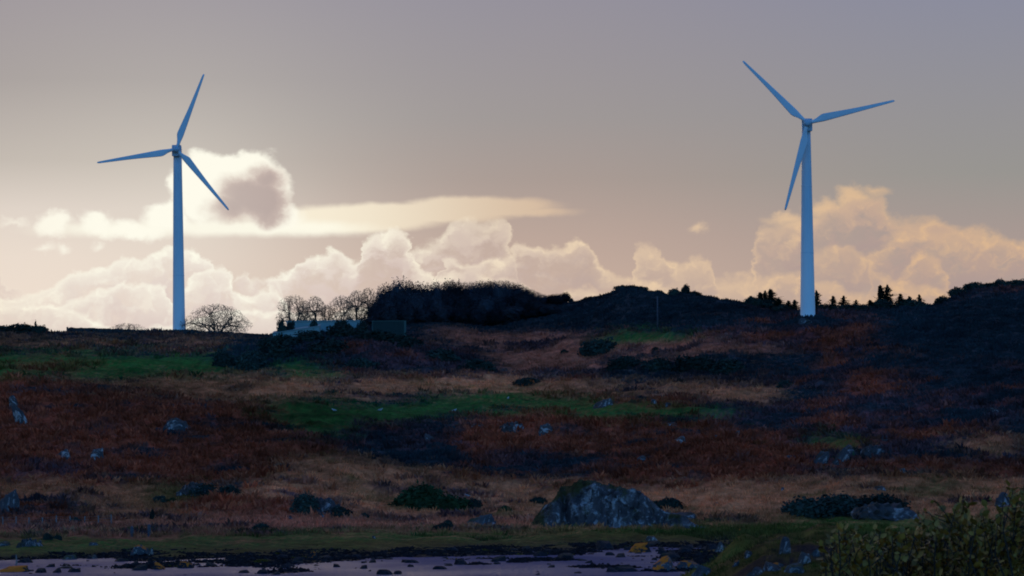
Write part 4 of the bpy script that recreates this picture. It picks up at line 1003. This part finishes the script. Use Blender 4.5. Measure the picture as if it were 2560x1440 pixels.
for (px, wp, hp, k, lab) in CON:
    p = crest(px); p = on_ground(p.x, p.y + 1.5); m = mpp(p)
    e = empty('conifer_tree', p + Vector((0, 0, -.2)), rnd.uniform(-.5, .5), lab, 'tree', 'conifers on the right ridge', (wp * m * 1.55 / .84, wp * m * 1.55 / .84, hp * m * 1.22 * CJ[len(lab) % 5] + .25))
    k = k if k == 2 else (0, 1, 3, 4)[(int(px) // 7) % 4]; e.rotation_euler[1] = rnd.uniform(-.02, .14)
    link('trunk', CN[k][0], M_bark, e); link('crown', CN[k][1], None, e)
for (px, wp, hp, lab) in [(1915, 70, 18, 'scrub under the left conifer clump'), (1965, 70, 14, 'scrub between the conifers and the right turbine'), (2065, 70, 20, 'scrub right of the right turbine'), (2120, 90, 15, 'scrub under the narrow conifers'), (2160, 60, 13, 'scrub left of the wind blown conifer'), (2205, 70, 22, 'scrub under the wind blown conifer'), (2280, 90, 18, 'scrub under the last conifers')]:
    bush(px, None, wp, hp, lab, 'bushes along the skyline', back=.05)

# ------------------------------------------------------------------ wind turbines
def blade_mesh(R=13.3):
    #   r/R, trailing side (ccw), leading side, thickness
    st = [(.03, .26, .26, .50), (.07, .27, .27, .48), (.11, .40, .28, .40), (.17, .74, .34, .30), (.20, .80, .35, .26), (.30, .70, .33, .21), (.45, .54, .29, .16), (.60, .41, .25, .12), (.75, .32, .21, .09), (.88, .25, .17, .06), (.97, .20, .14, .045), (1.0, .12, .10, .03)]
    n = 12; V = []; Fc = []
    for (r, a, b, t) in st:
        tw = math.radians(13) * (1 - r) ** 2
        for j in range(n):
            an = 2 * math.pi * j / n; cx = math.cos(an); sy = math.sin(an)
            x = (-a if cx < 0 else b) * abs(cx) ; y = t / 2 * sy * (1 if r < .1 else (.55 + .45 * cx))
            X = x * math.cos(tw) - y * math.sin(tw); Y = x * math.sin(tw) + y * math.cos(tw)
            V.append((X, Y, r * R))
    for i in range(len(st) - 1):
        for j in range(n): q = i * n + j; k = i * n + (j + 1) % n; Fc.append((q, k, k + n, q + n))
    Fc.append(tuple(range(n))[::-1]); Fc.append(tuple((len(st) - 1) * n + j for j in range(n)))
    me = bpy.data.meshes.new('blade'); me.from_pydata(V, [], Fc); me.update(); me.polygons.foreach_set('use_smooth', [True] * len(Fc))
    return me
BL = blade_mesh()
def lathe(name, prof, n=32, axis='Z'):
    V = []; Fc = []
    for (z, r) in prof:
        for j in range(n):
            a = 2 * math.pi * j / n; c, s_ = r * math.cos(a), r * math.sin(a)
            V.append((c, s_, z) if axis == 'Z' else (c, z, s_))
    for i in range(len(prof) - 1):
        for j in range(n):
            q = i * n + j; k = i * n + (j + 1) % n
            Fc.append((q, k, k + n, q + n) if axis == 'Z' else (q, q + n, k + n, k))
    Fc.append(tuple(range(n))[::-1] if axis == 'Z' else tuple(range(n))); e = (len(prof) - 1) * n
    Fc.append(tuple(e + j for j in range(n)) if axis == 'Z' else tuple(e + j for j in range(n))[::-1])
    me = bpy.data.meshes.new(name); me.from_pydata(V, [], Fc); me.update(); me.polygons.foreach_set('use_smooth', [True] * len(Fc))
    return me
def nacelle_mesh():
    import bmesh
    bm = bmesh.new(); bmesh.ops.create_cube(bm, size=1.0)
    for v in bm.verts:
        back = v.co.y > 0
        v.co.x *= 1.62 if not back else 1.35
        v.co.y = .55 if not back else 5.6
        v.co.z = (.80 if v.co.z > 0 else -1.15) if not back else (.70 if v.co.z > 0 else -.75)
    bmesh.ops.bevel(bm, geom=list(bm.edges), offset=.16, segments=2, affect='EDGES', profile=.6)
    me = bpy.data.meshes.new('nacelle'); bm.to_mesh(me); bm.free(); return me
NAC = nacelle_mesh()
HUB = lathe('hub', [(-.78, .05), (-.74, .26), (-.60, .44), (-.30, .56), (.10, .58), (.42, .56), (.56, .50)], 24, 'Y')
def turbine(hub_px, base_px, D, angles, r_px, top_w, bot_w, label, yaw):
    hub = unproj(*hub_px, D); m = D / F
    gx = unproj(*base_px, D).x; bx = hub.x; by = hub.y + 1.9
    zb = float(zfun(bx, by)) - .5
    e = empty('wind_turbine', (bx, by, zb), 0, label, 'wind turbine', 'wind turbines on the ridge')
    H = hub.z - zb
    rt, rb = top_w * m / 2, bot_w * m / 2
    vis = CAMZ + D * ((PY - base_px[1]) / F - (base_px[0] - PX) / F * sr) - zb   # height at which the foot width was measured
    prof = [(0, rb * 1.02), (.25, rb * 1.02), (.30, rb)]
    for t in np.linspace(.06, 1, 12): prof.append((H * t - 1.0 * t, rb * (1 - t) ** 1.0 + rt * t - .0 if t < 1 else rt))
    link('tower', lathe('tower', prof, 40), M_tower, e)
    tw = [c for c in e.children][0]
    door = MB(); door.box(-.36, .36, -.03, .03, 0, 1.9); dr = link('tower_door', door.mesh('tower_door'), M_paint_d, tw, (rb * .8, rb * .62, .6), (0, 0, math.radians(-50 + 180)))
    y0 = -1.9
    for zf in (10.2, 20.4):
        rr = rb * (1 - zf / H) + rt * zf / H
        link('flange', lathe('flange', [(-.07, rr + .004), (-.06, rr + .012), (.06, rr + .012), (.07, rr + .004)], 40), M_paint, tw, (0, 0, zf))
    n = link('nacelle', NAC, M_paint_d, e, (0, y0, H), (0, 0, yaw))
    h = link('hub', HUB, M_paint_d, e, (0, y0, H), (0, 0, yaw))
    sc = r_px * m / 13.3
    for a in angles:
        b = link('blade', BL, M_paint, e)
        b.rotation_mode = 'QUATERNION'
        b.rotation_quaternion = Matrix.Rotation(yaw, 3, 'Z').to_quaternion() @ Matrix.Rotation(-(math.radians(a) - math.pi / 2), 3, 'Y').to_quaternion()
        b.location = (0, y0 - .05, H); b.scale = (sc, sc, sc)
    return e
turbine((441, 373), (447, 829), 581, (69.4, 189.4, 310.1), 200, 21, 32, 'white wind turbine left, base by the round leafless tree, blade up', math.radians(3))
turbine((2018, 308), (2021, 788), 519, (135.2, 13.6, 255.2), 224, 22, 38, 'white wind turbine right, among small conifers, blade across its tower', math.radians(-3))

# ------------------------------------------------------------------ dry stone wall on the left skyline
def stone_wall():
    xs = list(range(172, 660, 6)); mb = MB()
    pts = []
    for px in xs:
        p = crest(px); top = np.interp(px, [172, 180, 300, 430, 520, 660], [817, 819, 823, 829, 833, 838])
        zt = zrow(px, top, p.y - 1); pts.append((p.x, p.y - 1, p.z, max(zt, p.z + .25)))
    o0 = pts[0]
    e = empty('stone_wall', (o0[0], o0[1], o0[2]), 0, 'dark stone wall along the left skyline with an abrupt left end', 'wall')
    g = random.Random(4)
    core = MB()
    for a, b in zip(pts[:-1], pts[1:]):
        x0, x1 = a[0] - o0[0], b[0] - o0[0]; y0, y1 = a[1] - o0[1], b[1] - o0[1]
        i = len(core.v); hb = a[2] - o0[2] - .4; ha, hbb = a[3] - o0[2] - .14, b[3] - o0[2] - .14
        core.v += [(x0, y0 - .25, hb), (x1, y1 - .25, b[2] - o0[2] - .4), (x1, y1 - .2, hbb), (x0, y0 - .2, ha), (x0, y0 + .25, hb), (x1, y1 + .25, b[2] - o0[2] - .4), (x1, y1 + .2, hbb), (x0, y0 + .2, ha)]
        core.f += [(i, i + 1, i + 2, i + 3), (i + 5, i + 4, i + 7, i + 6), (i + 3, i + 2, i + 6, i + 7), (i, i + 3, i + 7, i + 4), (i + 1, i + 5, i + 6, i + 2)]
        x = x0
        while x < x1:
            wd = g.uniform(.18, .45); hh = g.uniform(.10, .22); t = (x - x0) / (x1 - x0)
            z = ha * (1 - t) + hbb * t; y = y0 * (1 - t) + y1 * t
            mb.box(x, x + wd, y - .24, y + .24, z - .06, z + hh); x += wd + .02
        zz = hb + .3
        while zz < min(ha, hbb) - .15:
            x = x0
            while x < x1:
                wd = g.uniform(.2, .5); mb.box(x, x + wd - .03, y0 - .25 - g.uniform(.04, .12), y0 - .2, zz, zz + .19); x += wd
            zz += .22
    link('wall_core', core.mesh('wall_core'), M_stonewall, e)
    st = link('wall_stones', mb.mesh('wall_stones'), M_stonewall, e); st['kind'] = 'stuff'
stone_wall()

# ------------------------------------------------------------------ buildings beyond the knoll
def buildings():
    D = 562; m = D / F
    a = unproj(716, 802, D); b = unproj(905, 803, D); zt = a.z; gz = float(zfun((a.x + b.x) / 2, D)); h = max(zt - gz, 2.6)
    e = empty('white_building', (a.x, D, zt - h), 0, 'long low pale building with a flat roof behind the gorse knoll', 'building'); W = b.x - a.x
    mb = MB(); mb.box(0, W, 0, 4.5, 0, h - .18); link('wall', mb.mesh('wall'), M_render, e)
    mb = MB(); mb.box(-.12, W + .12, -.14, 4.64, h - .177, h); link('roof', mb.mesh('roof'), M_roofing, e)
    # lean-to with a sloping pale roof in front
    c = unproj(684, 834, D - 4); d = unproj(800, 806, D - 4); z0 = float(zfun((c.x + d.x) / 2, D - 4)); W2 = d.x - c.x
    e2 = empty('lean_to_shed', (c.x, D - 6, z0 - .6), 0, 'low pale shed with a long sloping roof left of the white building', 'building')
    hL, hR = c.z - z0 + .6, unproj(800, 816, D - 4).z - z0 + .6
    hL = max(hL, .5)
    mb = MB(); mb.v += [(0, 0, 0), (W2, 0, 0), (W2, 0, hR - .1), (0, 0, hL - .1), (0, 3.5, 0), (W2, 3.5, 0), (W2, 3.5, hR + .3), (0, 3.5, hL + .3)]
    mb.f += [(0, 1, 2, 3), (5, 4, 7, 6), (0, 3, 7, 4), (1, 5, 6, 2), (3, 2, 6, 7)]
    link('wall', mb.mesh('wall'), M_render, e2)
    mb = MB(); q = [(-.1, -.12, hL - .08), (W2 + .1, -.12, hR - .08), (W2 + .1, 3.6, hR + .34), (-.1, 3.6, hL + .34)]
    mb.v += q + [(x, y, z + .10) for x, y, z in q]; mb.f += [(3, 2, 1, 0), (4, 5, 6, 7), (0, 1, 5, 4), (1, 2, 6, 5), (2, 3, 7, 6), (3, 0, 4, 7)]
    link('roof', mb.mesh('roof'), M_roofing, e2)
    # container
    Dk = 556; a = unproj(930, 802, Dk); b = unproj(1015, 802, Dk); g = float(zfun((a.x + b.x) / 2, Dk)); W = b.x - a.x; hh = max(a.z - g, 2.5)
    e3 = empty('green_container', (a.x, Dk, a.z - hh), 0, 'dull green steel container with paler edges right of the white building', 'container')
    mb = MB(); mb.box(.1, W - .1, .06, 2.4, .05, hh - .1)
    x = .16
    while x < W - .3: mb.box(x, x + .14, .02, .057, .15, hh - .2); x += .28
    link('body', mb.mesh('body'), M_green, e3)
    mb = MB(); mb.box(0, W, 0, 2.44, hh - .097, hh); link('top_rail', mb.mesh('top_rail'), M_green_l, e3)
    for x0, x1 in ((0, .12), (W - .32, W)):
        mb = MB(); mb.box(x0, x1, -.003, .16, 0, hh - .1); link('corner_post', mb.mesh('corner_post'), M_green_l, e3)
    for (px, wp, hp, lab) in [(727, 24, 18, 'dark bush at the left end of the white building'), (784, 24, 15, 'squarish dark bush in front of the white building'), (858, 52, 22, 'round dark bush hiding the right part of the white building'), (705, 30, 14, 'dark bush above the sloping pale shed'), (905, 34, 16, 'dark bush between building and container')]:
        p = unproj(px, 802, 557); zt = p.z; h = hp * m; p.z = zt - h + .1
        gz = float(zfun(p.x, 557)); full = zt - gz
        o = link('gorse_bush', bush_mesh(rnd.randrange(6), M_gorse), None, None, (p.x, 557, gz - .1), (0, 0, rnd.uniform(0, 6)), (wp * m / 2, wp * m / 2, full + .1))
        tag(o, lab, 'bush', 'bushes round the pale building')
buildings()

# ------------------------------------------------------------------ pole, fence, gateposts, stake
p = hit(1644, 822); m = mpp(p)
e = empty('utility_pole', p + Vector((0, 0, -.3)), 0, 'thin grey pole standing at the top of the green patch on the right', 'pole')
mb = MB(); hp = 78 * m + .3; mb.tube([(0, 0, 0), (0, 0, hp * .5), (0, 0, hp)], [.125, .11, .09], 10); link('pole', mb.mesh('pole', True), M_post_d, e)
mb = MB(); mb.tube([(0, 0, hp), (0, 0, hp + .05), (0, 0, hp + .07)], [.11, .11, .04], 10); link('pole_cap', mb.mesh('pole_cap'), M_wire, e)
def fence():
    e0 = None; tops = []
    for i, px in enumerate([-62, -28, 7, 40, 72, 107, 140, 176, 212, 246, 278]):
        p = hit(px, np.interp(px, [0, 176, 300], [1317, 1315, 1312])); m = mpp(p)
        if e0 is None: e0 = empty('wire_fence', p, 0, 'thin wire fence on pale wooden posts at the left below the bracken', 'fence')
        mb = MB(); h = rnd.uniform(.95, 1.15); lx = rnd.uniform(-.04, .04)
        mb.tube([(0, 0, -.3), (lx, 0, h)], [.075, .07], 7); q = p - e0.location
        link('fence_post', mb.mesh('fence_post'), M_post, e0, q); tops.append((q, h))
    for lv in (.35, .65, .9):
        mb = MB()
        for (a, ha), (b, hb) in zip(tops[:-1], tops[1:]): mb.tube([a + Vector((0, -.08, ha * lv)), b + Vector((0, -.08, hb * lv))], [.008, .008], 4)
        link('wire', mb.mesh('wire'), M_wire, e0)
fence()
for px, h, lab in ((330, 24, 'shorter dark gatepost standing on the left shore grass'), (373, 29, 'taller dark gatepost right of the shorter one on the shore grass')):
    p = hit(px, 1342); m = mpp(p)
    e = empty('gatepost', p, 0, lab, 'post', 'gateposts on the shore grass')
    mb = MB(); mb.box(-.14, .14, -.14, .14, -.3, h * m); link('post', mb.mesh('post'), M_post_d, e)
    mb = MB(); b = h * m; mb.v += [(-.16, -.16, b), (.16, -.16, b), (.16, .16, b), (-.16, .16, b), (0, 0, b + .12)]; mb.f += [(0, 1, 4), (1, 2, 4), (2, 3, 4), (3, 0, 4), (3, 2, 1, 0)]
    link('post_cap', mb.mesh('post_cap'), M_post_d, e)
p = unproj(40, 1430, 262); p.z = -.05
mb = MB(); mb.tube([(0, 0, -.3), (.05, 0, .5), (.02, 0, 1.0)], [.07, .06, .045], 7); o = link('wooden_stake', mb.mesh('wooden_stake'), M_post, None, p); tag(o, 'yellowish wooden stake standing in the shallows at the far left', 'stake')

# ------------------------------------------------------------------ white birds resting on the slope
def bird_mesh():
    V = []; Fc = []; n = 8
    st = [(-.30, .02, .14), (-.22, .05, .16), (-.10, .09, .17), (.04, .11, .18), (.14, .09, .20), (.20, .06, .27), (.235, .055, .32), (.28, .045, .33), (.305, .02, .325), (.35, .008, .315)]
    for (x, r, z) in st:
        for j in range(n): a = 6.283 * j / n; V.append((x, r * math.cos(a), z + r * math.sin(a)))
    for i in range(len(st) - 1):
        for j in range(n): q = i * n + j; k = i * n + (j + 1) % n; Fc.append((q, k, k + n, q + n))
    me = bpy.data.meshes.new('body'); me.from_pydata(V, [], Fc); me.update(); me.polygons.foreach_set('use_smooth', [True] * len(Fc)); return me
BIRD = bird_mesh()
wing = MB(); wing.v = [(.10, .115, .22), (-.02, .125, .25), (-.28, .06, .19), (-.36, .02, .17), (-.20, .10, .14), (.02, .12, .15)]; wing.f = [(0, 1, 2, 3, 4, 5)]
wing2 = MB(); wing2.v = [(x, -y, z) for x, y, z in wing.v]; wing2.f = [(5, 4, 3, 2, 1, 0)]
leg = MB(); leg.tube([(.02, .03, 0), (.02, .03, .10)], [.007, .008], 5); leg.tube([(.02, -.03, 0), (.02, -.03, .10)], [.007, .008], 5)
WM = wing.mesh('wing'), wing2.mesh('wing'), leg.mesh('legs')
for px, py, rz, lab in ((950, 1030, .2, 'white bird standing on the dim grass, second from the left'), (836, 1030, 2.8, 'leftmost white bird on the dim grass of mid slope'), (1136, 1030, .6, 'small white bird left below the green shelf'), (1270, 1000, 1.3, 'white bird on the bright green shelf'), (1168, 1244, 2.9, 'white bird perched above the dark bush left of the outcrop')):
    p = hit(px, py); e = empty('bird', p, rz, lab, 'bird', 'white birds on the slope', (1.2, 1.2, 1.2))
    link('body', BIRD, M_white, e); link('wing', WM[0], M_grey, e); link('wing', WM[1], M_grey, e); link('legs', WM[2], M_stem, e)

# ------------------------------------------------------------------ willow shrubs close to the camera
def leaf_mesh():
    L, W = 1.0, .42
    xs = [0, .18, .45, .72, 1.0]; ws = [.03, .30, .42, .30, .0]
    V = []; Fc = []
    for x, wv_ in zip(xs, ws): V += [(-wv_ * .9, x, .10 * wv_), (0, x, -.06 + .05 * x), (wv_ * .9, x, .10 * wv_)]
    for i in range(4):
        b = 3 * i; Fc += [(b, b + 1, b + 4, b + 3), (b + 1, b + 2, b + 5, b + 4)]
    return np.array(V), np.array(Fc)
LV, LF = leaf_mesh()
LEAF = mesh_np('leaf', LV, LF, smooth=True); LEAF.materials.append(M_leaf)
def shrub(pxs, tops, D, label, seed, n_stems, spray):
    g = random.Random(seed); gn = np.random.default_rng(seed)
    bx = D * (sum(pxs) / 2 - PX) / F; base = on_ground(bx, D)
    e = empty('willow_shrub', base, 0, label, 'shrub', 'willow shrubs in the near right corner')
    st = MB(); leaves = []
    def twig(p0, p1, r, leafy, sz=.030):
        pts = [p0, p0.lerp(p1, .35) + Vector((g.gauss(0, .02), g.gauss(0, .02), .01)), p0.lerp(p1, .7) + Vector((g.gauss(0, .02), g.gauss(0, .02), .01)), p1]
        st.tube(pts, [r, r * .8, r * .6, r * .35], 5, False)
        if leafy:
            ax = (p1 - p0).normalized(); n = max(4, int((p1 - p0).length / .014))
            for i in range(n):
                t = .12 + .88 * i / (n - 1); q = p0.lerp(p1, t)
                d = (ax * g.uniform(.3, .9) + Vector((g.gauss(0, .6), g.gauss(0, .6), g.gauss(.1, .45)))).normalized()
                leaves.append((q, d, sz * g.uniform(.45, 1.4)))
        return pts
    for s_ in range(n_stems):
        px = g.uniform(*pxs); top = np.interp(px, [a for a, _ in tops], [b for _, b in tops]) + abs(g.gauss(0, 30)) - 2
        if s_ < len(tops): px, top = tops[s_][0] + g.uniform(-6, 6), tops[s_][1] + g.uniform(-3, 6)
        d = D + g.uniform(-.5, .7)
        tip = unproj(px, top, d) - base
        root = Vector((tip.x * .35 + g.uniform(-.1, .1), tip.y * .4, -.05)); mid1 = root.lerp(tip, .55) + Vector((g.gauss(0, .05), g.gauss(0, .05), .05))
        st.tube([root, root.lerp(mid1, .5) + Vector((g.gauss(0, .03), 0, 0)), mid1], [.011, .009, .007], 6, False)
        lo = mid1.lerp(tip, .35)
        st.tube([mid1, lo], [.007, .0055], 5, False)
        twig(lo, tip, .005, True)
        for k in range(spray):
            q = mid1.lerp(tip, g.uniform(.35, .88)); L = g.uniform(.07, .17)
            dr = ((tip - mid1).normalized() * .8 + Vector((g.gauss(0, .7), g.gauss(0, .7), g.gauss(.1, .3)))).normalized()
            twig(q, q + dr * L, .003, g.random() < .85, .026)
    link('stems', st.mesh('stems'), M_stem, e)
    mats = []
    for (q, d, sz) in leaves:
        y = d; x = y.cross(Vector((g.gauss(0, .5), g.gauss(0, .5), 1))).normalized(); z = x.cross(y)
        mats.append((Matrix(((x.x, y.x, z.x, q.x), (x.y, y.y, z.y, q.y), (x.z, y.z, z.z, q.z), (0, 0, 0, 1))), sz))
    # the 300 that show largest (nearest the camera, in the frame) are leaves of their own
    def key(a):
        P = a[0].translation + base; px, py = proj(np.array([[P.x, P.y, P.z]])); vis = (px[0] < 2570) and (py[0] < 1445)
        return (0 if vis else 1, P.y)
    mats.sort(key=key)
    for M, sz in mats[:300]:
        o = bpy.data.objects.new('leaf', LEAF); C.objects.link(o); o.parent = e; o.matrix_local = M @ Matrix.Scale(sz, 4)
    V = []; Fc = []; o_ = 0
    for M, sz in mats[300:]:
        R = np.array(M.to_3x3()); V.append(LV * sz @ R.T + np.array(M.translation)); Fc.append(LF + o_); o_ += len(LV)
    if V:
        fo = link('foliage', mesh_np('foliage', np.concatenate(V), np.concatenate(Fc), smooth=True), M_leaf, e); fo['kind'] = 'stuff'
shrub((2050, 2260), [(2075, 1335), (2110, 1318), (2150, 1345), (2190, 1330), (2225, 1318), (2250, 1345)], 13.5, 'lowest olive leaved willow shrub at the left of the near shrubs', 71, 30, 5)
shrub((2230, 2440), [(2255, 1330), (2310, 1296), (2345, 1318), (2385, 1258), (2415, 1246), (2440, 1300)], 14.2, 'middle olive leaved willow shrub with sprays against the juniper', 72, 34, 5)
shrub((2410, 2640), [(2440, 1300), (2462, 1262), (2495, 1296), (2530, 1226), (2560, 1214), (2610, 1230)], 13.8, 'tallest willow shrub at the right edge of the photo', 73, 34, 5)
